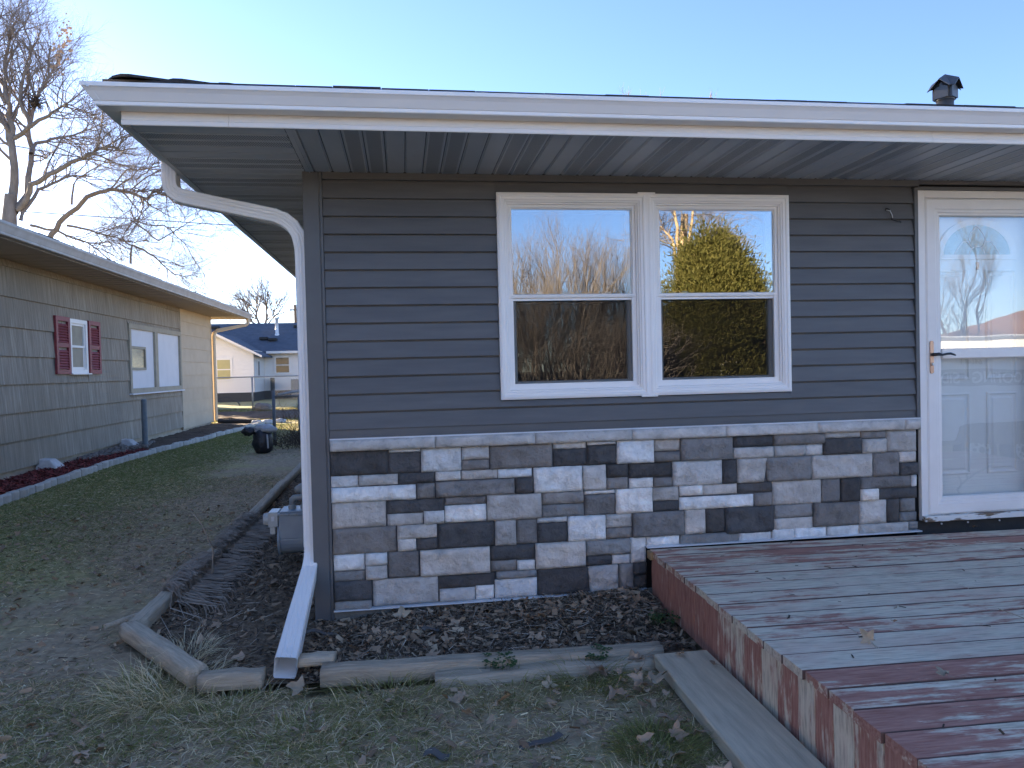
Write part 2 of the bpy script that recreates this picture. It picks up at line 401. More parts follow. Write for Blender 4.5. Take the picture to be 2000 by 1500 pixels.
# inner walls (sheathing) with openings
b = MB(); T0, T1 = .004, .15
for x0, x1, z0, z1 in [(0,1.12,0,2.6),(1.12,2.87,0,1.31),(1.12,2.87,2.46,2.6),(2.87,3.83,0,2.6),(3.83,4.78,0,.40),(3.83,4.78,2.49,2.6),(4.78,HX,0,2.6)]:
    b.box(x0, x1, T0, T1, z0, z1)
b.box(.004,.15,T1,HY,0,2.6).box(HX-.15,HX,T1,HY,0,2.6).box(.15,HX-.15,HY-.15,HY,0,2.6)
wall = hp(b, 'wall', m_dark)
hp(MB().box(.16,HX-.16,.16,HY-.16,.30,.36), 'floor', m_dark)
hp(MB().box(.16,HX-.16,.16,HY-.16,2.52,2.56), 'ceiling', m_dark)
# clapboards, each its own piece
ROW0, EXP = 2.452, .1016
def lap(x0, x1, z0, z1, zb, axis=0):
    """one board between z0 and z1, of a course whose lower edge is zb"""
    def off(z): return -.0155 + .0125*(z-zb)/EXP
    top = z1-.011 if z1 < zb+EXP+.001 and z1 > zb+EXP-.001 else z1-.001
    pr = [(off(z0)-.0035, z0-.0015), (off(z0)-.005, z0+.001), (off(z0)-.004, z0+.006), (off(top), top), (.0025, top+.002), (.003, z1+.002), (.0034, z0-.0015)]
    mb = MB()
    if axis == 0: mb.prism(pr, 0, x0, x1)
    else: mb.loft([[(p[0], x0, p[1]) for p in pr], [(p[0], x1, p[1]) for p in pr]])
    return mb
def front_course(zb, zt):
    segs = []
    if zt <= 1.272 or zb >= 2.492: segs = [(.088, 3.762, zb, zt)]
    else:
        segs = [(.088, 1.079, zb, zt), (2.906, 3.762, zb, zt)]
        if zt > 2.50: segs.append((1.079, 2.906, 2.496, zt))
        if zb < 1.268: segs.append((1.079, 2.906, zb, 1.27))
    for x0, x1, a, c in segs: hp(lap(x0, x1, a, c, zb), 'siding_board', m_siding, wall)
zs = [ROW0 + EXP*1 - EXP*i for i in range(0, 16)]
for zb in zs[1:15]: front_course(zb, min(zb+EXP, 2.556))
for i in range(26):
    zb = ROW0 + EXP - EXP*i - EXP
    if zb < .12: break
    hp(lap(.09, HY, zb, zb+EXP, zb, 1), 'siding_board', m_siding, wall)
# trims
hp(MB().box(.087,3.80,-.022,.0035,2.556,2.570).box(.087,HX,-.014,.003,2.5705,2.599), 'frieze_trim', m_trim, bevel=.002)
hp(MB().box(.087,3.80,-.0125,.0035,1.082,1.1295).box(.087,3.80,-.018,.0,1.0815,1.092), 'finish_trim', m_trim, bevel=.002)
hp(MB().box(3.763,3.788,-.026,.0035,1.08,2.548).box(3.788,4.86,-.026,.0035,2.533,2.5545), 'channel_trim', m_trim, bevel=.002)
b = MB().prism([(-.020,-.022),(.066,-.022),(.068,-.017),(.071,-.017),(.073,-.022),(.086,-.022),(.086,.0035),(.0035,.0035),(.0035,.09),(-.020,.09)], 2, .0, 2.598)
hp(b, 'corner_post', m_trim, bevel=.0015)
for x0, x1 in ((4.86, HX),):
    for k in range(25):
        zb = ROW0-EXP*k
        if zb > .1: hp(lap(x0, x1, zb, min(zb+EXP, 2.556), zb), 'siding_board', m_siding, wall)
hp(MB().box(4.832,4.858,-.026,.0035,.30,2.532), 'channel_trim', m_trim, bevel=.002)
# foundation blocks and flashings
for i in range(27):
    hp(MB().box(.02+i*.405, .02+i*.405+.398, -.004, .10, -.12, .096), 'foundation_block', m_block, bevel=.006)
    if i < 19: hp(MB().box(-.003, .10, .11+i*.405, .11+i*.405+.398, -.12, .096), 'foundation_block', m_block, bevel=.006)
hp(MB().box(.088,1.944,-.058,-.0,.097,.104), 'base_flashing', m_flash)
hp(MB().box(1.944,3.765,-.058,-.0,.353,.360), 'base_flashing', m_flash)
hp(MB().box(.088,3.79,-.030,-.002,1.0735,1.0812), 'ledge_flashing', m_flash)
# stone veneer
ven = hp(MB().box(.088,1.945,-.0105,-.0045,.1045,1.012).box(1.945,3.752,-.0105,-.0045,.3605,1.012), 'stone_veneer', m_mortar)
SCOL = {'D':(.105,.102,.101), 'B':(.27,.255,.24), 'L':(.60,.565,.52), 'W':(.86,.84,.80), 'M':(.31,.30,.285)}
STONES = "87,413,867,1008,D 417,600,867,986,D 419,602,988,1008,W 602,837,867,1008,W 839,1002,930,1008,L 836,1001,867,928,B 1005,1379,867,1008,B 1383,1586,970,1008,L 1384,1586,867,969,D 1593,1769,987,1008,W 1593,1768,867,985,D 88,244,802,867,W 246,468,806,867,L 470,678,806,867,D 88,569,715,800,W 573,679,715,804,B 683,831,814,867,W 834,1047,812,867,L 1049,1254,811,867,W 682,1148,715,808,B 1151,1259,715,807,D 1263,1560,715,867,W 1563,1704,715,867,L 1707,1840,788,867,D 1705,1838,715,785,B 89,394,565,715,L 400,730,633,715,D 732,978,668,715,B 400,607,565,634,L 609,730,565,641,W 732,977,565,667,W 980,1306,565,715,L 1309,1565,642,715,M 1309,1565,565,640,M 1570,1761,690,715,W 1570,1759,565,689,B 90,450,415,565,B 453,685,485,565,L 454,563,415,487,W 565,685,415,483,D 689,1021,415,565,D 1023,1151,415,565,L 1153,1276,415,565,B 1279,1462,534,565,W 1279,1460,415,533,D 1464,1695,415,565,W 1698,1861,483,565,L 1697,1859,415,480,B 91,267,321,415,W 91,266,261,319,M 269,396,344,415,W 269,393,261,342,L 398,577,261,415,B 581,990,261,415,L 993,1259,326,415,D 1151,1259,261,319,W 994,1149,261,326,M 1263,1568,261,415,L 1572,1846,321,415,M 1572,1729,261,323,D 1731,1844,261,318,W 89,302,148,261,D 89,302,89,147,M 306,683,105,261,L 687,1021,180,261,D 1024,1267,217,261,M 689,899,105,181,L 901,1010,105,187,W 1013,1268,105,216,W 1271,1580,105,261,D,0,16 1583,1766,105,261,L,-16,0 1774,2005,867,1008,W 2009,2175,932,1008,L 2006,2173,867,929,B 2177,2509,867,1008,B 2513,2777,938,1008,D 2513,2777,867,936,L 2780,3123,939,1008,B 2782,2991,867,938,L 2994,3112,867,939,W 3125,3369,969,1008,L 3114,3373,867,967,D 3373,3542,960,1008,B 3376,3542,867,957,L 3545,3754,867,1008,L 1846,2118,776,867,D 1848,2000,715,776,W 2003,2118,715,771,B 2122,2441,715,867,L 2444,2536,715,867,D 2539,2725,715,867,L,0,28 2728,3029,715,867,B,-28,0 3032,3447,715,867,L 3450,3630,715,867,B 3634,3753,797,867,L 3633,3762,715,794,D 1762,1993,565,715,W 1997,2161,630,715,L 1995,2160,565,628,D 2165,2312,654,715,W 2314,2538,652,715,L 2541,2768,653,715,D 2163,2646,565,644,W 2649,2767,565,648,B 2771,3098,565,715,L 3100,3225,565,715,B 3227,3358,565,715,D 3362,3715,637,715,B 3718,3753,640,715,W 3361,3484,565,639,W 3487,3760,565,635,D 1865,2190,415,565,B 2193,2329,415,565,L 2331,2454,415,565,D 2457,2775,402,565,D 2780,3038,483,565,M 2779,3039,402,481,L 3042,3347,415,565,B,0,9 3351,3544,415,565,L,-9,0 3547,3633,415,565,D 3637,3746,479,565,M 3636,3755,415,477,M 1847,1947,261,415,W 1950,2159,351,415,W 2161,2541,345,415,M 2543,2758,345,415,W 2762,2906,350,415,W 2908,3125,344,415,W 3127,3341,347,415,W 3344,3687,346,415,L 3690,3756,367,415,M 1774,1861,105,261,M 1864,1950,185,261,D 1864,1948,105,182,D"
def rock_mesh(name, x0, x1, z0, z1, proud, sl=0, sr=0, seed=0, amp=.011, yb=-.010, step=.022):
    w, h = x1-x0, z1-z0; n = max(4, int(w/step)); k = max(4, int(h/step)); mb = MB(); c = ((x0+x1)/2, (z0+z1)/2)
    def P(i, j):
        u, t = i/n, j/k; a = x0 + sl*(t-.5); e = x1 + sr*(t-.5)
        x = a+(e-a)*u; z = z0+h*t
        edge = min(u*w, (1-u)*w, t*h, (1-t)*h)
        q = (x*13+seed, z*13, seed*.37)
        y = amp*1.2*noise.fractal(q, 1.0, 2.0, 4) + amp*.8*abs(noise.noise((x*26+seed, z*34, seed)))
        r = min(1, edge/.009); y = -proud - y*r - .009*math.sqrt(r); y = min(y, -.0185 if r < .01 else -.0215)
        x += .0018*noise.noise((z*40, seed, x*20)); z += .0018*noise.noise((x*40, seed*2, z*20))
        return (x-c[0], y, z-c[1])
    grid = [[P(i, j) for i in range(n+1)] for j in range(k+1)]
    v = [p for r_ in grid for p in r_]; m_ = n+1
    f = [(j*m_+i, j*m_+i+1, (j+1)*m_+i+1, (j+1)*m_+i) for j in range(k) for i in range(n)]
    per = [i for i in range(n+1)] + [j*m_+n for j in range(1, k+1)] + [k*m_+i for i in range(n-1, -1, -1)] + [j*m_ for j in range(k-1, 0, -1)]
    B = len(v); v += [(v[p][0], yb, v[p][2]) for p in per]; L = len(per)
    f += [(per[(i+1) % L], per[i], B+i, B+(i+1) % L) for i in range(L)]
    mb.v = v; mb.f = f
    return mb.mesh(name, True), c
G = .0014
for i, t in enumerate(STONES.split()):
    q = t.split(','); x0, x1, z0, z1 = [int(a)/1000 for a in q[:4]]; sl = sr = 0
    if len(q) > 5: sl, sr = int(q[5])/1000, int(q[6])/1000
    me_, c = rock_mesh('stone', x0+G, x1-G, z0+G, z1-G, .018+rng.uniform(-.005,.018), sl, sr, i*3.7, amp=.016, step=.015)
    o = link('stone', me_, m_stone); o.location = (c[0], 0, c[1]); local(o, house); o.parent = ven; o.matrix_parent_inverse = Matrix()
    base = SCOL[q[4]]; k = rng.uniform(.84, 1.16); w_ = rng.uniform(-.03, .04)
    o.color = (base[0]*k*(1+w_), base[1]*k, base[2]*k*(1-w_), 1)
cx = [.090,.687,1.273,1.866,2.462,3.064,3.657,3.768]
for i in range(7):
    x0, x1 = cx[i]+.0015, cx[i+1]-.0015
    me_, c = rock_mesh('ledge_stone', x0, x1, 1.010, 1.0725, .055, 0, 0, 500+i*5, .006, -.005)
    o = link('ledge_stone', me_, m_stone, ven, (c[0], 0, c[1])); k = rng.uniform(.92, 1.08); o.color = (.64*k, .61*k, .57*k, 1)

# ------------------------------------------------------------------ windows
def frame_ring(mb, x0, x1, z0, z1, w, y0, y1, wt=None, wb=None):
    wt = wt or w; wb = wb or w
    mb.box(x0, x0+w, y0, y1, z0, z1); mb.box(x1-w, x1, y0, y1, z0, z1)
    mb.box(x0+w, x1-w, y0, y1, z1-wt, z1); mb.box(x0+w, x1-w, y0, y1, z0, z0+wb); return mb
def mitred(mb, x0, x1, z0, z1, prof):
    """picture-frame moulding: profile of (inset, y) points, closed, mitred corners"""
    rings = []
    for cx_, cz_, dx, dz in ((x0,z0,1,1),(x1,z0,-1,1),(x1,z1,-1,-1),(x0,z1,1,-1),(x0,z0,1,1)):
        rings.append([(cx_+dx*p, y, cz_+dz*p) for p, y in prof])
    return mb.loft(rings, True, False)
win = empty('window', (0,0,0)); win.parent = house
FR = [(0,.004),(0,-.030),(.012,-.036),(.022,-.036),(.026,-.030),(.040,-.030),(.046,-.024),(.052,-.024),(.056,-.012),(.064,-.012),(.064,.004)]
Z0, Z1, ZM = 1.274, 2.490, 1.8855
UN = [(1.0795, 1.988), (1.9895, 2.9055)]
for k, (a, c) in enumerate(UN):
    hp(mitred(MB(), a, c, Z0, Z1, FR), 'window_frame', m_white, win)
    ia, ic, iz0, iz1 = a+.0645, c-.0645, Z0+.0645, Z1-.0645
    hp(frame_ring(MB(), ia-.004, ic+.004, iz0-.004, iz1+.004, .030, .0045, .11), 'window_jamb', m_white, win)
    # upper sash in the front track
    up_ = hp(mitred(MB(), ia+.001, ic-.001, ZM-.012, iz1-.001, [(0,.03),(0,.0),(.012,-.004),(.018,-.004),(.022,.006),(.022,.03)]), 'upper_sash', m_white, win)
    hp(MB().box(ia+.02, ic-.02, .010, .016, ZM+.005, iz1-.02), 'pane', m_lowe, win)
    # lower sash behind, with screen in front
    hp(mitred(MB(), ia+.012, ic-.012, iz0+.004, ZM+.012, [(0,.075),(0,.036),(.030,.036),(.036,.044),(.036,.075)]), 'lower_sash', m_white, win)
    hp(MB().box(ia+.04, ic-.04, .050, .056, iz0+.035, ZM-.02), 'pane', m_lowe, win)
    hp(mitred(MB(), ia+.002, ic-.002, iz0+.002, ZM-.013, [(0,.030),(0,.014),(.014,.010),(.016,.014),(.016,.030)]), 'screen_frame', m_white, win)
    hp(MB().box(ia+.015, ic-.015, .0215, .0225, iz0+.015, ZM-.026), 'insect_screen', m_screen, win)
    for fx in (.24, .78):
        lx = ia+(ic-ia)*fx
        hp(MB().box(lx-.03, lx+.03, .036, .05, ZM+.012, ZM+.018).box(lx-.012, lx+.022, .034, .048, ZM+.018, ZM+.026), 'sash_lock', m_white, win, bevel=.003)
hp(MB().box(1.935, 2.042, -.0385, -.028, Z1-.004, Z1+.006).box(1.935, 2.035, -.0385, -.028, Z0-.006, Z0+.004), 'mullion_cap', m_white, win)
hp(MB().box(1.976, 2.001, -.0335, -.0305, Z0+.004, Z1-.004), 'mullion_cover', m_white, win)

# ------------------------------------------------------------------ door
door = empty('storm_door', (0,0,0)); door.parent = house
b = MB().box(3.789,3.836,-.024,.10,.415,2.531).box(4.752,4.80,-.024,.10,.415,2.531).box(3.836,4.752,-.024,.10,2.484,2.531)
hp(b, 'door_frame', m_door, door, bevel=.003)
hp(mitred(MB(), 3.8395, 4.7485, .4505, 2.4815, [(0,.02),(0,-.020),(.010,-.026),(.066,-.026),(.072,-.020),(.088,-.020),(.094,-.014),(.106,-.014),(.112,-.004),(.112,.02)]), 'door_leaf', m_door, door)
hp(MB().prism([(-.016,1.452),(-.022,1.458),(-.022,1.512),(-.016,1.518),(.018,1.518),(.018,1.452)], 0, 3.9505, 4.6375), 'middle_rail', m_door, door)
hp(MB().box(3.945, 4.643, .004, .009, 1.516, 2.376), 'upper_pane', m_storm, door)
hp(MB().box(3.945, 4.643, .006, .011, .556, 1.454), 'lower_pane', m_storm, door)
b = MB(); rp = []
pl = MB().prism([(3.855+.026*0.5+.013*math.cos(t), 1.465+.092*(1 if math.sin(t) > 0 else -1)+.013*math.sin(t)) for t in [2*math.pi*i/16+.01 for i in range(16)]], 1, -.0325, -.0262)
hd = hp(pl, 'handle_plate', m_bronze, door)
hp(MB().tube([(3.872,-.032,1.482),(3.872,-.062,1.482)], .011, 10).tube([(3.868,-.062,1.482),(3.893,-.064,1.484),(3.915,-.064,1.479),(3.945,-.064,1.484),(3.975,-.063,1.486),(4.000,-.062,1.479),(4.012,-.061,1.474)], [.009,.011,.007,.007,.0075,.006,.004], 8), 'lever', m_iron, hd, smooth=True)
hp(MB().tube([(3.872,-.032,1.420),(3.872,-.042,1.420)], .009, 12), 'lock_cylinder', m_rim, hd)
# entrance door behind the storm door
YD = .075
b = MB().box(3.8365,4.7515,YD,.14,.4505,2.4835)
inner = hp(b, 'entrance_door', m_door, door)
def moulding(x0, x1, z0, z1):
    mb = MB(); mitred(mb, x0, x1, z0, z1, [(0,YD+.001),(0,YD-.006),(.010,YD-.009),(.018,YD-.004),(.018,YD+.001)])
    mitred(mb, x0+.030, x1-.030, z0+.030, z1-.030, [(0,YD+.001),(.014,YD-.006),(.022,YD-.006),(.022,YD+.001)])
    mb.box(x0+.05, x1-.05, YD-.0055, YD+.001, z0+.05, z1-.05)
    hp(mb, 'door_panel', m_door, inner)
for x0, x1 in ((3.945, 4.222), (4.345, 4.572)):
    moulding(x0, x1, .684, 1.225); moulding(x0, x1, 1.31, 2.036)
FX, FZ = 4.283, 2.135
def arc(r, n=20, zs_=.80): return [(FX+r*math.cos(math.pi*i/n), FZ+zs_*r*math.sin(math.pi*i/n)) for i in range(n+1)]
o_, i_ = arc(.292), arc(.245)
b = MB(); b.loft([[(o[0],YD-.012,o[1]),(o[0],YD+.002,o[1]),(i[0],YD+.002,i[1]),(i[0],YD-.006,i[1])] for o, i in zip(o_, i_)])
b.box(FX-.292, FX+.292, YD-.0125, YD+.002, FZ-.032, FZ-.0002)
hp(b, 'fanlight_frame', m_door, inner)
m_fan = M('fanlight_glass', (.45,.60,.62), (.38,.53,.56), 30, .12, .5, 120)
hp(MB().prism(arc(.246), 1, YD-.003, YD+.001), 'fanlight_pane', m_fan, inner)
b = MB()
def cam_strip(pts): b.tube([(FX+x, YD-.005, FZ+z) for x, z in pts], .0035, 5)
cam_strip([(0,.19),(-.045,.14),(-.062,.10),(-.05,.06),(-.03,.045)]); cam_strip([(0,.19),(.045,.14),(.062,.10),(.05,.06),(.03,.045)])
cam_strip([(.055*math.cos(math.pi*i/8), .055*math.sin(math.pi*i/8)) for i in range(9)])
cam_strip([(-.055,.085),(-.10,.085),(-.135,.05),(-.165,.0)]); cam_strip([(.055,.085),(.10,.085),(.135,.05),(.165,.0)])
hp(b, 'fanlight_lead', m_flash, inner)
hp(MB().box(FX-.008, FX+.008, YD-.012, YD, FZ-.10, FZ-.05), 'door_viewer', m_bronze, inner)
hp(MB().box(3.79, 4.80, -.062, .10, .412, .4485), 'door_sill', m_sill, door, bevel=.004)
hp(MB().box(3.768, 4.83, -.006, .0035, .30, .411), 'sill_felt', m_black, door)
for x in (3.94, 4.13, 4.36): hp(MB().tube([(x,-.006,.385),(x,-.009,.385)], .006, 8), 'nail_head', m_flash, door)
b = MB().tube([(3.572,-.012,2.405),(3.569,-.02,2.416),(3.580,-.03,2.410),(3.590,-.03,2.394),(3.594,-.035,2.372),(3.603,-.03,2.356),(3.600,-.03,2.343),(3.622,-.028,2.338),(3.640,-.03,2.331),(3.652,-.03,2.336),(3.664,-.03,2.326)], .004, 6)
wsb = hp(b, 'wire_stub', m_wire, smooth=True)
hp(MB().tube([(3.575,-.014,2.404),(3.586,-.034,2.398),(3.596,-.038,2.372),(3.604,-.034,2.352)], .003, 6), 'bare_wire', m_flash, wsb, smooth=True)

# ------------------------------------------------------------------ eaves
FXL, FYF = -.70, -.78     # fascia lines
prof = [(-.049,0),(-.044,0),(-.040,.006),(.040,.006),(.044,0),(.049,0),(.049,.0035),(.0445,.0035),(.0405,.009),(-.0405,.009),(-.0445,.0035),(-.049,.0035)]
def plank_mesh(name, length):
    return MB().loft([[(p[0], -length/2, -p[1]+.006) for p in prof][::-1], [(p[0], length/2, -p[1]+.006) for p in prof][::-1]]).mesh(name)
soff = hp(MB().box(FXL, HX, FYF+.01, -.0, 2.612, 2.618).box(FXL, 0, 0, HY, 2.612, 2.618), 'soffit', m_dark)
PW = .1016; n = int((HX-.06)/PW)
mp_, mv_ = plank_mesh('soffit_plank', .765), plank_mesh('soffit_plank', .765); mp_.materials.append(m_soffit); mv_.materials.append(m_vent)
for i in range(n):
    link('soffit_plank', mv_ if i % 4 in (2, 3) else mp_, None, soff, (.047+.05+i*PW, FYF/2-.004, SOF))
mp2, mv2 = plank_mesh('soffit_plank', .69), plank_mesh('soffit_plank', .69); mp2.materials.append(m_soffit); mv2.materials.append(m_vent)
for i in range(int((HY-FYF-.02)/PW)):
    link('soffit_plank', mv2 if i % 4 in (1, 2) else mp2, None, soff, (FXL/2+.0, FYF+.06+i*PW, SOF), (0,0,R(90)))
hp(MB().box(.0, .045, FYF+.012, -.024, SOF-.006, SOF+.010).box(.019,.026,FYF+.012,-.024,SOF-.010,SOF-.0062), 'soffit_divider', m_soffit)
hp(MB().box(FXL-.002, FXL+.022, FYF+.012, HY, SOF-.010, SOF+.008), 'soffit_channel', m_soffit)
FP = [(0,2.592),(.010,2.592),(.012,2.596),(.012,2.612),(.006,2.618),(.006,2.745),(0,2.745)]
for x0, x1 in ((FXL-.006, -.245), (-.2435, 3.30), (3.3015, HX)):
    hp(MB().loft([[(x, FYF-p, z) for p, z in FP] for x in (x0, x1)]), 'fascia_board', m_fascia, smooth=False)
hp(MB().loft([[(FXL-p, y, z) for p, z in [(0,2.592),(.003,2.592),(.003,2.745),(0,2.745)]] for y in (FYF+.001, HY)]), 'fascia_board', m_trim)
GP = [(.013,2.739),(.013,2.651),(.082,2.651),(.086,2.655),(.087,2.669),(.091,2.672),(.096,2.681),(.110,2.705),(.120,2.717),(.126,2.722),(.127,2.738),(.123,2.741),(.116,2.741),(.116,2.736),(.122,2.733),(.121,2.724),(.114,2.717),(.105,2.705),(.092,2.684),(.083,2.675),(.082,2.657),(.018,2.657),(.018,2.739)]
gut = hp(MB().loft([[(HX, FYF-o, z) for o, z in GP], [(FXL-o-.0, FYF-o, z) for o, z in GP], [(FXL-o, HY, z) for o, z in GP]]), 'gutter', m_gut)
hp(MB().loft([[(FXL-o-.0008+.028*k, FYF-o-.0012, z) for o, z in GP[3:11]]+[(FXL-o-.0008+.028*k, FYF-o+.003, z) for o, z in GP[3:11]][::-1] for k in (0, 1)]), 'gutter_mitre', m_gut, gut)
hp(MB().tube([(FXL-.098,FYF-.121,2.721),(FXL-.098,FYF-.128,2.721)], .006, 8), 'rivet', m_flash, gut)
# roof: hipped, with a run of separate shingles along the eaves
SL = .30
def rz(x, y):
    d = min(x-(FXL-.05), y-(FYF-.05), (HX+.75)-x, (HY+.8)-y); return 2.758 + SL*d
x0, x1, y0, y1 = FXL-.05, HX+.75, FYF-.05, HY+.8; hh = (y1-y0)/2; zr = 2.758+SL*hh
b = MB().add([(x0,y0,2.742),(x1,y0,2.742),(x1,y1,2.742),(x0,y1,2.742),(x0+hh,(y0+y1)/2,zr-.012),(x1-hh,(y0+y1)/2,zr-.012)],[(0,1,5,4),(1,2,5),(2,3,4,5),(3,0,4)])
roof = hp(b, 'roof', m_shingle)
def shingle(xa, ya, w, dx, dy):
    """tab laid with its lower edge at (xa,ya); (dx,dy) runs up the slope"""
    th = .010; ex = .17; ux, uy = -dy, dx
    p = []
    for s_ in (0, w):
        for t_, h_ in ((0, .004), (0, .004+th), (ex, .002+th*.5), (ex, -.004)):
            p.append((xa+ux*s_*-1+dx*t_, ya+uy*s_*-1+dy*t_, 2.768+SL*(t_+rowoff)-.012+h_+jz))
    return MB().loft([p[:4], p[4:]])
for row in range(3):
    rowoff = row*.145; x = FXL-.06+row*.145 + (row % 2)*.1
    while x < HX*.62:
        w = rng.choice([.165,.33,.22,.30]); jz = rng.uniform(-.001,.005)
        hp(shingle(x, FYF-.065+rowoff, w-.004, 0, 1), 'shingle', m_shingle, roof); x += w
for k in range(7):      # hip caps
    t = .02+k*.17; c = Vector((FXL-.05+t, FYF-.05+t, 2.770+SL*t)); d = Vector((1,1,SL)).normalized(); sd_ = Vector((1,-1,0)).normalized()
    pts = []
    for q, lift in ((0, .016), (.26, .004)):
        pts.append([c+d*q+sd_*s2*.15+Vector((0,0,lift-abs(s2)**1.6*.030+th2)) for th2, rr in ((.010, (-1,-.5,0,.5,1)), (0, (1,.5,0,-.5,-1))) for s2 in rr])
    hp(MB().loft(pts), 'hip_cap', m_shingle, roof)
# flue with its cap
VX, VY, VZ = 6.01, 2.5, 3.55
flue = hp(MB().tube([(VX,VY,VZ),(VX,VY,4.09)], .078, 20), 'flue_pipe', m_ventp, smooth=True)
hp(MB().tube([(VX,VY,4.05),(VX,VY,4.085)], .084, 20), 'flue_collar', m_ventp, flue, smooth=True)
b = MB()
for a in range(4):
    ca, sa = math.cos(R(a*90+28)), math.sin(R(a*90+28))
    def Q(u, v_, z): return (VX+.76*(u*ca-v_*sa), VY+.76*(u*sa+v_*ca), z)
    b.add([Q(.02,-.085,4.07),Q(.125,-.085,4.07),Q(.125,.085,4.07),Q(.02,.085,4.07),Q(.02,-.085,4.20),Q(.125,-.085,4.17),Q(.125,.085,4.17),Q(.02,.085,4.20),Q(.125,0,4.225),Q(.02,0,4.235)],
          [(0,3,2,1),(0,1,5,4),(1,2,6,8,5),(2,3,7,6),(4,5,8,9),(7,9,8,6)])
    b.add([Q(0,0,4.325),Q(.175,0,4.255),Q(.175,.125,4.165),Q(.02,.14,4.20),Q(.175,-.125,4.165),Q(.02,-.14,4.20),Q(0,0,4.318),Q(.175,0,4.248),Q(.175,.125,4.158),Q(.02,.14,4.193),Q(.175,-.125,4.158),Q(.02,-.14,4.193)],
          [(0,1,2,3),(0,5,4,1),(6,9,8,7),(6,7,10,11),(1,7,8,2),(1,4,10,7)])
hp(b, 'flue_cap', m_ventp, flue)

# ------------------------------------------------------------------ downspout
def rect_sweep(mb, pts, w, d, ups, ribs=0):
    rings = []
    for i, p in enumerate(pts):
        p = Vector(p); t = (Vector(pts[min(i+1, len(pts)-1)])-Vector(pts[max(i-1, 0)])).normalized()
        u = Vector(ups).normalized(); s1 = t.cross(u).normalized(); s2 = s1.cross(t).normalized()
        ww = w[i] if hasattr(w, '__len__') else w; dd = d[i] if hasattr(d, '__len__') else d
        ring = []
        for fx in (-.5,-.44,-.25,-.22,-.19,-.06,-.03,0,.03,.06,.19,.22,.25,.44,.5):
            rb = .0022 if abs(fx) in (.22,) or fx in (-.03,.03) else 0
            ring.append((fx, -.5 if abs(fx) < .5 else -.42, -rb))
        q = [(a, bb, rb) for a, bb, rb in ring]
        full = [(a*ww, bb*dd+rb) for a, bb, rb in q] + [(.5*ww, .42*dd), (.44*ww, .5*dd), (-.44*ww, .5*dd), (-.5*ww, .42*dd)]
        rings.append([p + s1*a + s2*bb for a, bb in full])
    mb.loft(rings, True, False); return mb
YS = .062
pts = [(-.745,YS,2.66),(-.745,YS,2.545),(-.741,YS,2.515),(-.727,YS,2.490),(-.701,YS,2.471),(-.655,YS,2.457),(-.185,YS,2.360),(-.132,YS,2.338),(-.087,YS,2.301),(-.057,YS,2.251),(-.041,YS,2.178),(-.039,YS,2.10)]
spt = empty('downspout', (0,0,0)); spt.parent = house
hp(rect_sweep(MB(), pts, .080, .088, (0,1,0)), 'offset_pipe', m_spout, spt)
hp(rect_sweep(MB(), [(-.041,YS,2.13),(-.041,YS,.46)], .076, .086, (0,1,0)), 'vertical_pipe', m_spout, spt)
lp = [(-.037,YS,.47),(-.037,YS,.435),(-.038,YS-.008,.405),(-.041,YS-.035,.362),(-.046,YS-.085,.322),(-.060,-.42,.190),(-.066,-.70,.105),(-.068,-.80,.088)]
hp(rect_sweep(MB(), lp, [.078,.079,.080,.082,.084,.096,.102,.102], [.090,.090,.092,.094,.096,.100,.106,.106], (0,1,0.001)), 'outlet_pipe', m_spout, spt)
def crimp(p, t, w, d):
    return rect_sweep(MB(), [Vector(p)-Vector(t)*.002, Vector(p)+Vector(t)*.002], w, d, (0,1,.001))
for i in (2,3,4,5,6,7,8,9,10):
    t = (Vector(pts[i+1])-Vector(pts[i-1])).normalized(); hp(crimp(pts[i], t, .0835, .0915), 'crimp_ring', m_spout, spt)
for i in (1,2,3,4):
    t = (Vector(lp[i+1])-Vector(lp[i-1])).normalized(); hp(crimp(lp[i], t, .085, .097), 'crimp_ring', m_spout, spt)
for z in (1.90, .56):
    hp(MB().box(-.012,.012,YS-.0455,YS-.0435,z-.026,z+.026).box(.0105,.0125,YS-.0455,YS+.03,z-.026,z+.026), 'pipe_strap', m_spout, spt)
    for dz in (-.016,.016): hp(MB().tube([(-.002,YS-.0455,z+dz),(-.002,YS-.049,z+dz)], .004, 8), 'screw', m_steel, spt)
hp(MB().tube([(-.742+.03,YS-.04,2.515),(-.60,YS-.036,2.405),(-.15,YS-.03,2.292)], .0025, 5), 'hanger_wire', m_steel, spt)

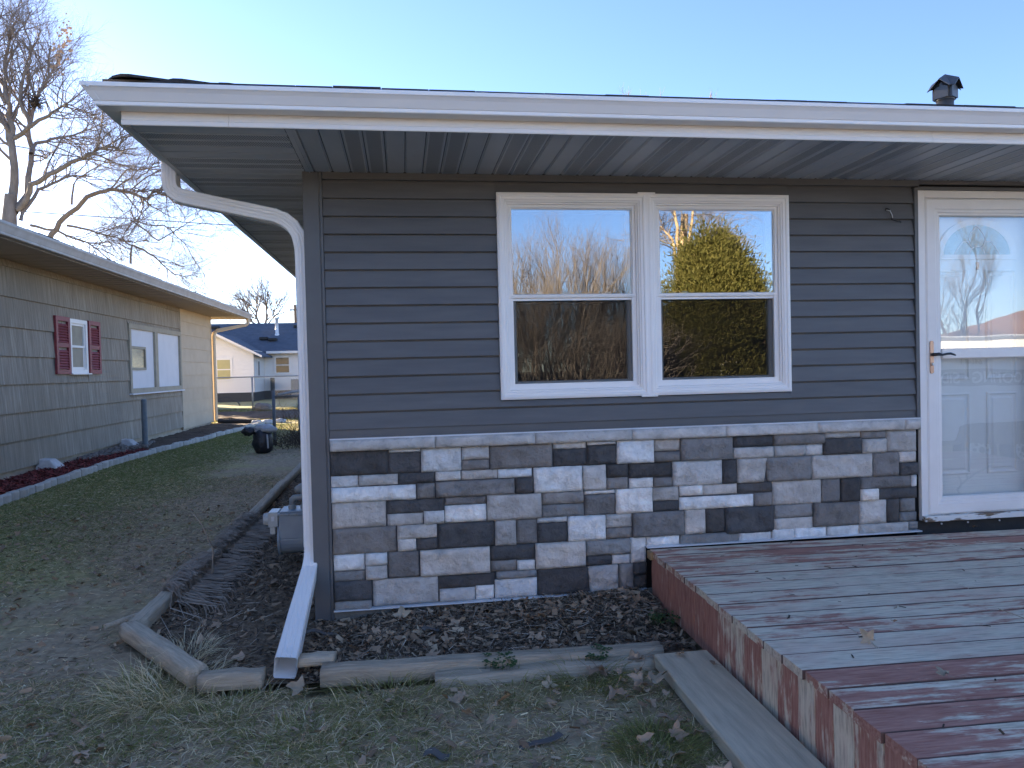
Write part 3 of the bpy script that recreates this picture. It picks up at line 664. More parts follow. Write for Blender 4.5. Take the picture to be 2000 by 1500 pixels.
# ------------------------------------------------------------------ deck
TH = -R(1.4)
deck = empty('wooden_deck', (1.947,-.067,0), 'worn red painted wooden deck in front of the storm door', 'deck', rz=TH)
paint = [.44,.50,.46,.42,.34,.28,.32,.28,.42,.46,.22,.20,.60,.54,.60,.58,.57,.61,.58,.58,.6,.58]
BW = .1525
m_gapshade = M('board_gap_shade', (.09,.07,.06), (.20,.10,.08), 5, .95)  # shade of the gaps painted dark on board sides and bevels
for i, pa in enumerate(paint):
    y1 = -.004-i*BW; y0 = y1-.1455; j = rng.uniform(-.010,.006); z = .350+rng.uniform(-.002,.002)
    cuts = [0+j, 5.2]
    if i in (0,): cuts = [0+j, 1.87, 5.2]
    if i in (9, 10): cuts = [0+j, rng.uniform(.30,.42), 5.2]
    if i in (6,): cuts = [0+j, 1.25, 5.2]
    for a, c in zip(cuts, cuts[1:]):
        w = c-a-.004; m_ = MB(); n = 14; rings = []
        for k in range(n+1):
            x = -w/2+w*k/n; wv = .003*noise.noise((x*1.1, i*3.3, 1)); zz = .002*noise.noise((x*.8, i*5.1, 4))
            rings.append([(x, -.0720+wv, -.034), (x, -.0720+wv, -.002+zz), (x, -.0708+wv, zz), (x, .0708+wv, zz), (x, .0720+wv, -.002+zz), (x, .0720+wv, -.034)])
        m_.loft(rings)
        bm_ = m_.mesh('deck_board'); bm_.materials.append(m_deck); bm_.materials.append(m_gapshade)
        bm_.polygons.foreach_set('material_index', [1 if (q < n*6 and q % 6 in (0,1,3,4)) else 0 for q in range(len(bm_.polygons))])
        o = link('deck_board', bm_, None, deck, (a+w/2+.002, (y0+y1)/2-.0, z)); o.color = (pa+rng.uniform(-.05,.05)+(.25 if c < 1 and i not in (9,10) else 0), 0, 0, 1)
link('rim_joist', MB().box(.034,.072,-3.35,-.01,.10,.313).box(.075,5.1,-.06,-.022,.10,.313).box(.075,5.1,-3.30,-3.26,.10,.313).mesh('rim_joist'), m_plank, deck)
for x in (.6,1.2,1.8,2.4,3.0,3.6,4.2,4.8): link('joist', MB().box(x-.019,x+.019,-3.255,-.065,.12,.312).mesh('joist'), m_plank, deck)
sk = [.85,.82,.85,.8,.8,.78,.74,.62,.5,.70,.28,.62,.22,.60,.26,.56,.62,.22,.6,.3,.6,.4,.6,.3]
y = -.012
for i, pa in enumerate(sk):
    w = rng.choice([.118,.138,.145,.16]); 
    m_ = MB().loft([[(-.009+rng.uniform(-.002,.002),-w/2+.002,z_),(.009,-w/2+.002,z_),(.009,w/2-.002,z_),(-.009+rng.uniform(-.002,.002),w/2-.002,z_)] for z_ in (-.135,-.05,.05,.123)])
    o = link('skirt_board', m_.mesh('skirt_board'), m_skirt, deck, (.022, y-w/2, .187)); o.color = (pa, 0, 0, 1); y -= w
    if y < -3.3: break
o = link('patch_block', MB().box(-.012,.03,-.066,-.006,.302,.347).mesh('patch_block'), M('raw_wood', (.42,.27,.13), (.32,.2,.1), 8, .8), deck)

step = MB(); rings = []
for k in range(13):
    y = -1.02-2.2*k/12; dx = math.tan(-TH)*-( -y-.067)
    zt = .098+.006*noise.noise((0,y*1.2,3)); xl, xr = 1.668+dx*1.0+.003*noise.noise((y*3,1,1)), 1.930+dx
    rings.append([(xl,y,zt-.055),(xl-.001,y,zt-.006),(xl+.005,y,zt),(xr-.004,y,zt),(xr,y,zt-.005),(xr,y,zt-.055)])
step.loft(rings)
o = step.build('step_plank', m_plank); tag(o, 'grey weathered plank lying on the ground along the deck skirt', 'plank')
o = MB().box(1.72,1.90,-1.35,-1.12,0,.042).build('step_support', m_plank, o)

# ------------------------------------------------------------------ landscape timbers
def timber(p0, p1, wid, hgt, label, sag=0, seed=0, trap=.0):
    p0, p1 = Vector(p0), Vector(p1); d = (p1-p0); L = d.length; t = d.normalized(); s = t.cross(Vector((0,0,1))).normalized(); n = max(8, int(L/.06)); rings = []
    for k in range(n+1):
        c = p0+d*(k/n); ring = []
        for j in range(16):
            a = 2*math.pi*j/16; ca, sa = math.cos(a), math.sin(a)
            x = .5*wid*math.copysign(abs(ca)**.75, ca); z = .5*hgt*math.copysign(min(1, abs(sa)**.55*1.02), sa)
            q = (k*.35, ca*1.3+seed, sa*1.3); g = .006*noise.noise(q)+.003*noise.noise((k*1.3, ca*4+seed, sa*4))
            groove = -.008 if (j in (4,) and noise.noise((k*.13, seed, 5)) > -.2) else 0
            ring.append(c+s*(x*(1+g/wid*2))+Vector((0,0,z+g+groove)))
        rings.append(ring)
    b = MB().loft(rings); o = b.build('landscape_timber', m_timber, smooth=True); o.data.materials[0] = m_timber
    # put the origin at the middle of the base, with the grain along the object's own x axis
    mid = (p0+p1)/2; rotz = math.atan2(d.y, d.x); inv = (Matrix.Translation(mid) @ Matrix.Rotation(rotz, 4, 'Z')).inverted()
    o.data.transform(inv); o.location = mid; o.rotation_euler = (0,0,rotz)
    return tag(o, label, 'timber', 'landscape timbers round the mulch bed')
timber((-1.005,.04,.055),(-.985,2.75,.055),.105,.10,'split grey timber along the bed side, its far half under dead strap leaves',seed=1)
timber((-.985,2.78,.06),(-1.02,5.35,.075),.105,.10,'grey timber along the bed side between the strap leaves and the gas meter background',seed=2)
timber((-1.03,5.40,.05),(-1.06,7.95,.05),.10,.09,'farthest grey timber of the side run, seen just left of the downspout',seed=3)
timber((-1.03,.01,.06),(-.47,-.745,.058),.105,.10,'short pale grey timber set diagonally across the bed corner',seed=4)
timber((-.455,-.765,.045),(-.165,-.785,.045),.10,.085,'timber behind the open end of the downspout at the front of the bed',seed=5)
timber((-.015,-.715,.085),(.155,-.735,.095),.09,.05,'short broken timber stub just right of the downspout outlet',seed=6)
timber((.10,-.83,.05),(1.72,-.90,.055),.11,.095,'long pale timber along the front of the bed below the stone veneer',seed=7)
timber((.62,-.965,.025),(1.66,-.985,.035),.10,.085,'dark rounded timber lying in front of the long pale one by the step plank',seed=8)
o = MB().tube([(-1.22,.18,.03),(-1.12,.30,.035),(-1.04,.42,.04)], [.016,.02,.012], 7).build('wood_splinter', m_timber); tag(o, 'brown splinter of wood beside the bed corner timber', 'wood')

# ------------------------------------------------------------------ gas meter
gm = empty('gas_meter', (-.36,1.45,.1), 'blue grey gas meter on pipes beside the house wall', 'gas meter')
def gp(mb, name, m, **kw): return mb.build(name, m, gm, **kw)
x0, x1, yf, yb = -.46, -.20, 1.36, 1.60
b = MB()
prof_ = [(x0+.02,.30),(x0+.02,.40),(x1-.02,.40),(x1-.02,.30)]
b.box(x0+.025, x1-.025, yf, yb, .22, .41)
body = gp(b, 'meter_body', m_meter, bevel=.012)
gp(MB().tube([(x0+.03,(yf+yb)/2,.215),(x1-.03,(yf+yb)/2,.215)], .118, 24), 'meter_chamber', m_meter, smooth=False)
for xx in (x0+.012, x1-.03):
    gp(MB().tube([(xx,(yf+yb)/2,.215),(xx+.018,(yf+yb)/2,.215)], .132, 24), 'meter_flange', m_meter)
gp(MB().box(x0+.018, x1-.018, yf-.012, yb+.01, .402, .418).box(x0+.03, x1-.03, yf-.002, yb, .4185, .432), 'meter_lid', m_meter, bevel=.004)
for k in range(4): gp(MB().tube([(x0+.05+k*.055, yf-.0125, .41),(x0+.05+k*.055, yf-.018, .41)], .007, 6), 'bolt', m_steel)
gp(MB().box(x0-.055, x0+.018, yf+.02, yb-.04, .315, .425), 'index_box', m_meterw, bevel=.006)
gp(MB().tube([(x0-.055,1.45,.365),(x0-.095,1.45,.365)], [.048,.044], 16), 'index_cover', m_meterw)
gp(MB().box(x0-.045, x0-.005, yf+.03, yf+.07, .26, .314), 'index_drain', m_meterw, bevel=.004)
gp(MB().box(x0-.03, x0-.008, yf+.0185, yf+.0197, .36, .395), 'index_tag', m_flash)
for xx in (x0+.11, x1-.06):
    gp(MB().tube([(xx,1.48,.43),(xx,1.48,.455),(xx,1.48,.456),(xx,1.48,.475)], [.03,.03,.022,.022], 12), 'meter_swivel', m_pipe)
gp(MB().tube([(x0+.11,1.48,.47),(x0+.11,1.48,.50),(x0+.125,1.48,.512),(x0+.15,1.48,.515),(-.0,1.48,.515)], [.022,.024,.025,.022,.020], 12), 'house_pipe', m_pipe, smooth=True)
gp(MB().tube([(x1-.06,1.48,.47),(x1-.06,1.55,.53),(x1-.06,1.62,.545)], .02, 10).tube([(x1-.10,1.62,.545),(x1-.02,1.62,.545)], .045, 14), 'pressure_regulator', m_pipe, smooth=True)
gp(MB().tube([(x0+.13,1.60,.555),(x0+.17,1.66,.565),(x0+.24,1.72,.59)], [.028,.036,.03], 10).tube([(x0+.25,1.72,.57),(x0+.25,1.72,.64)], [.042,.035], 14), 'inlet_valve', m_pipe, smooth=True)
gp(MB().tube([(x0+.25,1.72,-.02),(x0+.25,1.72,.58)], .02, 10), 'riser_pipe', m_pipe, smooth=True)

# ------------------------------------------------------------------ neighbour's house
nb = empty('neighbour_house', (-5.1,8,0), 'weathered brown shake sided house with red shutters on the left', 'house')
def np_(mb, name, m, parent=None, **kw): return mb.build(name, m, parent if parent is not None else nb, **kw)
NX = -5.1; YN0, YE = -6.0, 18.76
nwall = np_(MB().box(-13,NX-.002,YN0,YE-.004,.16,3.2), 'wall', m_khaki)
np_(MB().box(-12.95,NX-.03,YN0+.02,YE-.02,-.15,.162), 'foundation', m_nfound)
def shake(y0, y1, z0, z1, off=0.0): 
    return MB().loft([[(NX+.036+off,y,z0),(NX+.036+off,y,z0+.004),(NX+.006,y,z1+.004),(NX+.0,y,z1+.004),(NX+.0,y,z0)] for y in (y0, y1)])
cz = [.165,.575,.983,1.399,1.81,2.23,2.665,3.10,3.2]
OPEN = [(9.20,9.97,1.555,2.49),(11.99,15.61,1.13,2.585)]
for a, c in zip(cz, cz[1:]):
    cuts = [YN0]
    for (ya, yb_, za, zb) in OPEN:
        if za < c-.01 and zb > a+.01:
            cuts += [ya, yb_]
    cuts.append(15.66)
    for k in range(0, len(cuts), 2): np_(shake(cuts[k], cuts[k+1], a, c), 'shake_course', m_shake, nwall)
    for (ya, yb_, za, zb) in OPEN:
        if za < c-.01 and zb > a+.01:
            if za > a+.02: np_(shake(ya, yb_, a, za), 'shake_course', m_shake, nwall)
            if zb < c-.02: np_(shake(ya, yb_, zb, c, -.008), 'shake_course', m_shake, nwall)
z = .10; 
while z < 3.15:
    np_(MB().loft([[(NX+.020,y,z),(NX+.004,y,min(z+.352,3.2)),(NX,y,min(z+.352,3.2)),(NX,y,z)] for y in (15.70,18.74)]), 'cream_board', m_ncream, nwall); z += .348
np_(MB().box(NX,NX+.026,15.66,15.70,.10,3.2), 'corner_strip', m_khaki, nwall)
np_(MB().box(NX-.02,NX+.024,18.74,18.80,.08,3.2), 'corner_strip', m_ncream, nwall)
# shuttered window
nw = empty('small_window', (0,0,0)); nw.parent = nb; nw.matrix_parent_inverse = Matrix.Translation(nb.location).inverted()
def ring_x(mb, y0, y1, z0, z1, w, x0, x1):
    return mb.box(x0,x1,y0,y0+w,z0,z1).box(x0,x1,y1-w,y1,z0,z1).box(x0,x1,y0+w,y1-w,z1-w,z1).box(x0,x1,y0+w,y1-w,z0,z0+w)
def sub(mb, name, m, parent, **kw):
    o = link(name, mb.mesh(name), m, parent); o.matrix_parent_inverse = Matrix()
    bv = kw.get('bevel', 0)
    if bv: md = o.modifiers.new('bevel', 'BEVEL'); md.width = bv; md.segments = 2
    return o
sub(ring_x(MB(), 9.23,9.945,1.555,2.49,.07,NX-.05,NX+.045), 'window_frame', m_white, nw)
sub(ring_x(MB(), 9.30,9.875,2.0,2.42,.04,NX-.03,NX+.02), 'upper_sash', m_white, nw)
sub(ring_x(MB(), 9.30,9.875,1.625,2.04,.04,NX-.045,NX+.0), 'lower_sash', m_white, nw)
sub(MB().box(NX-.012,NX-.006,9.33,9.85,2.03,2.39), 'pane', m_nglass, nw)
sub(MB().box(NX-.028,NX-.022,9.33,9.85,1.66,2.01), 'pane', m_nglass, nw)
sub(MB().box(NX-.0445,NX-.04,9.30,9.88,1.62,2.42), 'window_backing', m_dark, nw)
sub(MB().box(NX,NX+.09,9.20,9.97,1.535,1.556), 'window_sill', m_white, nw)
for y0, y1, lab in ((8.68,9.20,0),(9.97,10.48,1)):
    sh = np_(ring_x(MB(), y0,y1,1.545,2.50,.075,NX+.026,NX+.065).box(NX+.026,NX+.062,y0+.075,y1-.075,1.99,2.06), 'shutter', m_red)
    for za, zb in ((1.63,1.985),(2.065,2.42)):
        k = 0
        while za+.045*(k+1) < zb:
            z_ = za+.045*k; sub(MB().loft([[(NX+.030,y,z_+.042),(NX+.058,y,z_),(NX+.062,y,z_+.006),(NX+.034,y,z_+.048)] for y in (y0+.0755,y1-.0755)]), 'louver', m_red, sh); k += 1
# picture window with blanked panes
pw = empty('picture_window', (0,0,0)); pw.parent = nb; pw.matrix_parent_inverse = Matrix.Translation(nb.location).inverted()
sub(ring_x(MB(), 11.99,15.61,1.13,2.585,.10,NX-.06,NX+.055).box(NX-.05,NX+.05,13.60,13.80,1.23,2.485), 'window_frame', m_khaki, pw)
sub(MB().box(NX-.02,NX+.005,12.09,13.60,1.23,2.485), 'blank_panel', m_panelw, pw)
sub(MB().box(NX-.02,NX+.005,13.80,15.51,1.23,2.485), 'blank_panel', m_panelw, pw)
sub(ring_x(MB(), 12.10,13.02,1.62,2.12,.05,NX+.0055,NX+.035), 'inset_frame', m_khaki, pw)
m_insetpane = M('tan_mottled_pane', (.42,.30,.16), (.12,.10,.08), 3, .15, stretch=(1,1,3))  # tan pane colour broken into dark brown by stretched noise
sub(MB().box(NX+.0058,NX+.012,12.15,12.97,1.67,2.07), 'inset_pane', m_insetpane, pw)
sub(MB().box(NX,NX+.10,11.96,15.64,1.10,1.129), 'window_sill', m_panelw, pw)
# eaves, gutter, roof
EX, EY = -4.27, 20.0
np_(MB().box(NX,EX+.02,YN0,EY-.12,3.2,3.206).box(-13.8,NX,YE,EY-.12,3.2,3.206), 'soffit', m_nsoff)
for k in range(40): np_(MB().box(NX+.01,EX,YE-.2-k*.30,YE-.2-k*.30+.012,3.193,3.1995), 'soffit_seam', m_khaki)
np_(MB().box(EX,EX+.02,YN0,EY-.10,3.19,3.37).box(-13.8,EX,EY-.12,EY-.10,3.19,3.37), 'fascia_board', m_ngut)
np_(MB().loft([[(EX+.021+o,y,3.205+(z-2.651)*1.75) for o, z in GP] for y in (YN0, EY)]), 'gutter', m_ngut)
rx0, rx1, ry0, ry1 = -13.9, EX+.05, YN0-.6, EY-.02; hw = (rx1-rx0)/2
nroof = np_(MB().add([(rx0,ry0,3.37),(rx1,ry0,3.37),(rx1,ry1,3.37),(rx0,ry1,3.37),((rx0+rx1)/2,ry0+hw,3.37+hw*.38),((rx0+rx1)/2,ry1-hw,3.37+hw*.38)],[(0,1,4),(1,2,5,4),(2,3,5),(3,0,4,5)]), 'roof', m_shingle)
y = 6.0
while y < 19.8:
    w = rng.choice([.3,.6,.9,.45]); np_(MB().box(rx1-.20,rx1+.03,y,y+w-.01,3.375+rng.uniform(0,.008),3.392+rng.uniform(.0,.012)), 'shingle', m_shingle, nroof); y += w
np_(rect_sweep(MB(), [(EX+.06,19.75,3.22),(EX+.06,19.75,3.08),(EX+.03,19.70,3.02),(-4.45,19.6,2.96),(-4.95,18.98,2.80),(-5.02,18.88,2.72),(-5.04,18.86,2.6),(-5.04,18.86,.12)], .09, .09, (.3,.6,.1)), 'downspout', m_ncream)

# scalloped edging blocks
def arc_len():
    y = 3.6; out = []
    while y < 18.3:
        out.append(y); y += .215
    return out
eb = MB(); rr = []
for k in range(9):
    u = -.1+.2*k/8; bow = .035*(1-(u/.1)**2)
    rr.append([(-.035,u,-.05),(.02+bow,u,-.05),(.02+bow,u,.085),(.008+bow,u,.10),(-.035,u,.10)])
eb.loft(rr); ebm = eb.mesh('edging_block', False); ebm.materials.append(m_concrete)
for i, y in enumerate(arc_len()):
    x = nb_edge(y); t = math.atan2(nb_edge(y+.1)-nb_edge(y-.1), .2)
    o = link('edging_block', ebm, None, None, (x+rng.uniform(-.012,.012), y, gz(x, y)-.005+rng.uniform(-.012,.012)), (rng.uniform(-.05,.05), rng.uniform(-.05,.05), -t+rng.uniform(-.06,.06)))
    tag(o, 'scalloped concrete edging block '+('before the red mulch left of the shutters' if y < 7.6 else 'before the red mulch below the shutters' if y < 10.2 else 'before the rocks and steel post' if y < 12.6 else 'before the dark soil below the picture window' if y < 15.6 else 'before the dark soil at the cream boards'), 'edging block', 'scalloped edging blocks')
for y, lab in ((8.13,'white concrete splash wedge on the red mulch below the shutters'),(11.5,'white concrete splash wedge on the rocks beside the grey steel post')):
    o = MB().add([(-5.12,y-.16,0),(-4.72,y-.20,0),(-4.72,y+.20,0),(-5.12,y+.16,0),(-5.12,y-.10,.24),(-4.92,y-.11,.22),(-4.92,y+.11,.22),(-5.12,y+.10,.24)],[(0,3,2,1),(4,5,6,7),(0,1,5,4),(1,2,6,5),(2,3,7,6),(3,0,4,7)]).build('splash_wedge', m_chalk, bevel=.015); tag(o, lab, 'splash block', 'splash wedges at the neighbour\'s foundation')
o = MB().lathe([(.0,0),(.055,0),(.055,1.0),(.045,1.02),(0,1.025)], 16, (-4.62,11.4,0)).build('steel_post', M('painted_post', (.15,.19,.22), (.12,.15,.17), 8, .5)); tag(o, 'grey painted steel post standing in front of the neighbour\'s wall', 'post')
rocks = MB()
for k in range(420):
    y = rng.uniform(9.3, 12.6); x = rng.uniform(-5.06, -4.95+.45*(1-abs(y-11)/2.2)); r = rng.uniform(.025,.06); zc = gz(x,y)+.07+rng.uniform(0,.05)*(1-abs(y-11)/2)
    a = rng.uniform(0,3); vs = []
    for ph in (-.9,0,.9):
        for j in range(5):
            t = a+j*2*math.pi/5; q = r*math.cos(ph)*rng.uniform(.8,1.2); vs.append((x+q*math.cos(t), y+1.2*q*math.sin(t), zc+.7*r*math.sin(ph)))
    rocks.add(vs, [(0,4,3,2,1),(10,11,12,13,14)]+[(i*5+j,i*5+(j+1)%5,(i+1)*5+(j+1)%5,(i+1)*5+j) for i in (0,1) for j in range(5)])
tag(rocks.build('river_rocks', m_rock), 'loose grey and brown river rocks at the foot of the neighbour\'s wall', 'rocks', kind='stuff')

# ------------------------------------------------------------------ fences
def chain(x0, x1, y, z0, z1, pitch, r):
    """diamond mesh of zig-zag wires in the plane y"""
    b = MB(); w = x1-x0; h = z1-z0
    for sgn in (1, -1):
        k = -h
        while k < w:
            a, c = max(0, k), min(w, k+h)
            if c-a > .01:
                za, zc = a-k, c-k
                if sgn < 0: za, zc = h-za, h-zc
                b.tube([(x0+a,y+sgn*r,z0+za),(x0+c,y+sgn*r,z0+zc)], r, 3, False)
            k += pitch
    return b
nf = empty('near_chain_fence', (-2.12,11.4,0), 'rusty chain link fence section between the neighbour\'s yard and the house', 'fence')
for x, h, r in ((-2.12,1.12,.035),(-1.62,1.02,.024),(-.05,1.1,.03)):
    MB().tube([(x,11.4,-.05),(x,11.4,h)], r, 12).tube([(x,11.4,h),(x,11.4,h+.02)], [r*1.15,r*.5], 12).build('fence_post', M('fence_steel', (.16,.18,.20), (.11,.12,.13), 8, .55) if x < -2 else m_steel, nf, smooth=True)
MB().tube([(-2.12,11.4,1.0),(-.05,11.4,1.0)], .022, 10).build('top_rail', m_steel, nf, smooth=True)
chain(-2.08,-.08,11.4,.05,.99,.075,.0022).build('wire_mesh', m_steel, nf)
o = MB().tube([(-2.02,11.34,1.04),(-1.50,11.32,1.12),(-1.2,11.32,1.26)], .026, 10).build('loose_pipe', m_chalk, smooth=True); tag(o, 'white pipe resting on the top rail of the near chain link fence', 'pipe')
ff = empty('far_chain_fence', (-9,27.4,0), 'long chain link fence in front of the white house at the back', 'fence')
for x in (-14.,-11.4,-8.8,-5.62,-2.9,-.2,2.4): MB().tube([(x,27.4,-.05),(x,27.4,1.38)], .035, 8).build('fence_post', m_steel, ff, smooth=True)
MB().tube([(-14,27.4,1.37),(4,27.4,1.37)], .025, 8).build('top_rail', m_steel, ff, smooth=True)
chain(-11,0,27.4,.05,1.36,.11,.003).build('wire_mesh', m_steel, ff)
# trash bag leaning on the fence post, and the brush behind it
def blob(c, rad, m, seed, n=20, k=14, amp=.22, name='x', parent=None, squash=1):
    b = MB(); rings = []
    for i in range(k+1):
        ph = -math.pi/2+math.pi*i/k; ring = []
        for j in range(n):
            t = 2*math.pi*j/n; d = Vector((math.cos(ph)*math.cos(t), math.cos(ph)*math.sin(t), math.sin(ph)))
            q = 1+amp*noise.fractal(d*1.7+Vector((seed,0,0)), 1., 2., 3)+.06*noise.noise(d*7+Vector((seed,2,0)))
            ring.append((c[0]+rad[0]*d.x*q, c[1]+rad[1]*d.y*q, max(.0, c[2]+rad[2]*d.z*q)))
        rings.append(ring)
    b.loft(rings); return b.build(name, m, parent, smooth=True)
bag = empty('refuse_sack', (-2.13,9.95,0), 'dark plastic sack with a pale crumpled top beside the fence post', 'sack')
blob((-2.10,9.95,.22),(.20,.16,.24), m_bagb, 3, name='sack_body', parent=bag)
blob((-2.06,9.98,.44),(.22,.13,.09), m_bagw, 8, name='sack_top', parent=bag, amp=.35)
blob((-2.33,9.92,.42),(.12,.10,.08), m_bagb, 5, name='sack_neck', parent=bag, amp=.35)
MB().add([(-1.99,9.80,.10),(-1.96,9.80,.10),(-1.97,9.80,.36),(-2.0,9.80,.36)],[(0,1,2,3)]).build('sack_print', m_bagw, bag)
br = MB()
for k in range(420):
    p = Vector((rng.uniform(-1.95,-.05), rng.uniform(9.9,12.0), rng.uniform(0,.12))); d = Vector((rng.uniform(-1,1), rng.uniform(-.6,.6), rng.uniform(.1,1.3))).normalized(); L = rng.uniform(.15,.6)
    q = p+d*L*.5+Vector((rng.uniform(-.05,.05),0,.02)); e = q+(d+Vector((rng.uniform(-.6,.6),0,-.5))).normalized()*L*.5
    br.tube([p,q,e], [.006,.005,.002], 3, False)
tag(br.build('brush_pile', m_brush), 'tangled brown brush heaped along the near chain link fence', 'brush', kind='stuff')
vn = MB()
for k in range(26):
    x = rng.uniform(-2.1,-.4); pts_ = [(x,11.36,.05)]; z = .05
    while z < rng.uniform(.5,1.05): z += .1; x += rng.uniform(-.07,.07); pts_.append((x,11.36+rng.uniform(-.03,.03),z))
    if len(pts_) > 1: vn.tube(pts_, .004, 3, False)
tag(vn.build('fence_vine', m_brush), 'thin dead vines climbing the near chain link fence', 'vine')
# corrugated drain pipe, stones and bits at the end of the neighbour's bed
dr = MB(); pts_ = []; rad_ = []
for i in range(60):
    t = i/59; pts_.append((-4.95+1.15*t, 18.75-.5*t+.1*math.sin(t*3), .11-.03*t)); rad_.append(.075 if i % 2 else .062)
tag(dr.tube(pts_, rad_, 10).build('drain_hose', m_drain), 'black corrugated drain hose leaving the neighbour\'s downspout', 'hose')
for i, (x, y, w, h) in enumerate(((-3.75,18.2,.30,.10),(-3.5,18.5,.34,.09),(-3.2,18.9,.30,.08))):
    blob((x,y,h*.4),(w*.6,w*.45,h), m_chalk, 20+i, name='flat_stone'); tag(bpy.data.objects[[o.name for o in COL.objects if o.name.startswith('flat_stone')][-1]], ['pale flat stone touching the end of the drain hose','middle one of three pale stones beyond the drain hose','farthest of three pale stones beyond the drain hose'][i], 'stone', 'pale stones at the bed end')
o = blob((-8.0,26.2,.15),(.28,.2,.2), m_rock, 33, name='boulder'); tag(o, 'small tan boulder on the bare soil before the far fence', 'boulder')
o = blob((-5.05,26.5,.12),(.36,.3,.2), m_rock, 35, name='boulder'); tag(o, 'wide brown boulder at the foot of the far fence post', 'boulder')
cart = empty('garden_cart', (-8.3,29.2,0), 'white and red garden tub with wheel at the left end of the far fence', 'cart')
MB().lathe([(.0,.15),(.30,.15),(.36,.62),(.34,.62),(.28,.2),(0,.2)], 16, (-8.55,29.2,0)).build('tub', m_chalk, cart, smooth=True)
MB().lathe([(.335,.42),(.35,.42),(.36,.5),(.345,.5)], 16, (-8.55,29.2,0)).build('red_stripe', m_red, cart)
MB().tube([(-9.05,29.2,.28),(-8.95,29.2,.28)], .26, 16).build('wheel', m_tyre, cart)
o = MB().tube([(-7.9,30,.1),(-7.7,30,.45),(-7.2,30,.5),(-6.8,30.1,.3),(-6.7,30.2,.1)], .03, 6).build('garden_hose', m_wire, smooth=True); tag(o, 'black loop of hose beside the white tub', 'hose')

# ------------------------------------------------------------------ white house at the back
fh = empty('white_house', (-9,38,0), 'white clapboard house with grey hip roof beyond the far fence', 'house')
def fp(mb, name, m, parent=None, **kw): return mb.build(name, m, parent if parent is not None else fh, **kw)
fw_ = fp(MB().prism([(-11.4,.5),(-7.55,.5),(-7.55,2.62),(-9.45,3.62),(-11.4,2.62)], 1, 38.02, 44).box(-7.549,4,41.02,47,.5,2.72), 'wall', m_farw)
z = .5
while z < 3.5:
    if z < 2.6: a0, a1 = -11.4, -7.55
    else: a0, a1 = -11.4+(z-2.6)*1.95, -7.55-(z-2.6)*1.9
    fp(MB().add([(a0,37.985,z),(a1,37.985,z),(a1,38.015,z+.2),(a0,38.015,z+.2)],[(0,1,2,3)]).add([(a0,37.985,z),(a1,37.985,z),(a1,38.02,z),(a0,38.02,z)],[(3,2,1,0)]), 'clapboard', m_farw, fw_)
    if z < 2.6:
        fp(MB().add([(-7.52,40.985,z),(4,40.985,z),(4,41.015,z+.2),(-7.52,41.015,z+.2)],[(0,1,2,3)]).add([(-7.52,40.985,z),(4,40.985,z),(4,41.02,z),(-7.52,41.02,z)],[(3,2,1,0)]), 'clapboard', m_farw, fw_)
        fp(MB().add([(-7.515,38,z),(-7.515,41,z),(-7.545,41,z+.2),(-7.545,38,z+.2)],[(0,1,2,3)]).add([(-7.515,38,z),(-7.515,41,z),(-7.55,41,z),(-7.55,38,z)],[(3,2,1,0)]), 'clapboard', m_farw, fw_)
    z += .21
fp(MB().box(-11.38,-7.57,38.03,44,-.1,.5).box(-7.57,4,41.03,47,-.1,.5), 'foundation', m_black)
# main roof (ridge along x) and the front gable
froof = fp(MB().prism([(40.55,2.70),(40.55,2.80),(45.3,4.75),(50,2.80),(50,2.70)], 0, -12.5, 5), 'roof', m_farr)
fp(MB().prism([(-11.85,2.42),(-11.85,2.52),(-9.45,3.78),(-7.05,2.52),(-7.05,2.42),(-9.45,3.66)], 1, 37.65, 43.5), 'gable_roof', m_farr)
fp(MB().prism([(-11.86,2.38),(-11.86,2.50),(-9.45,3.765),(-7.04,2.50),(-7.04,2.38),(-9.45,3.62)], 1, 37.60, 37.648), 'barge_board', m_farw)
fp(MB().box(-7.3,5,40.40,40.55,2.66,2.80), 'gutter', m_farw)
def fwin(x0, x1, z0, z1, y, m):
    w = fp(MB().box(x0-.12,x1+.12,y-.03,y+.0,z0-.12,z1+.12), 'window', m_farw); fp(MB().box(x0,x1,y-.034,y-.0305,z0,z1), 'pane', m, w)
    fp(MB().box(x0,x1,y-.05,y-.0345,(z0+z1)/2-.03,(z0+z1)/2+.03), 'meeting_rail', m_farw, w)
fwin(-9.45,-8.78,1.25,2.30,37.98,m_blind); fwin(-10.5,-9.85,1.25,2.30,37.98,m_blind); fwin(-6.85,-6.12,1.55,2.42,40.975,m_glassd)
w = fp(MB().box(-7.51,-7.48,38.7,39.4,1.3,2.3), 'window', m_farw); fp(MB().box(-7.479,-7.475,38.8,39.3,1.4,2.2), 'pane', m_glassd, w)
fp(MB().tube([(-7.1,43.2,3.6),(-7.1,43.2,3.95),(-7.1,43.2,3.96),(-7.1,43.2,4.85),(-7.1,43.2,4.86),(-7.1,43.2,4.95)], [.22,.12,.10,.10,.15,.15], 12), 'flue_pipe', m_flash, froof, smooth=True)
for x, y in ((-11,44.4),(-6.0,44.4),(-7.75,42.4),(-7.2,42.2),(-10.2,42.8)): fp(MB().box(x-.25,x+.25,y-.2,y+.2,2.8+(y-40.55)*.41,2.8+(y-40.55)*.41+.16), 'roof_vent', m_black, froof, bevel=.03)
ac = empty('air_conditioner', (-5.2,39.3,0), 'grey ribbed air conditioner unit beside the white house', 'air conditioner')
MB().box(-5.75,-4.6,38.9,39.8,.1,1.15).build('cabinet', M('unit_grey', (.20,.19,.18), None, 5, .7), ac, bevel=.03)
for k in range(14): MB().box(-5.70+k*.078,-5.67+k*.078,38.87,38.899,.18,1.08).build('fin', m_steel, ac)
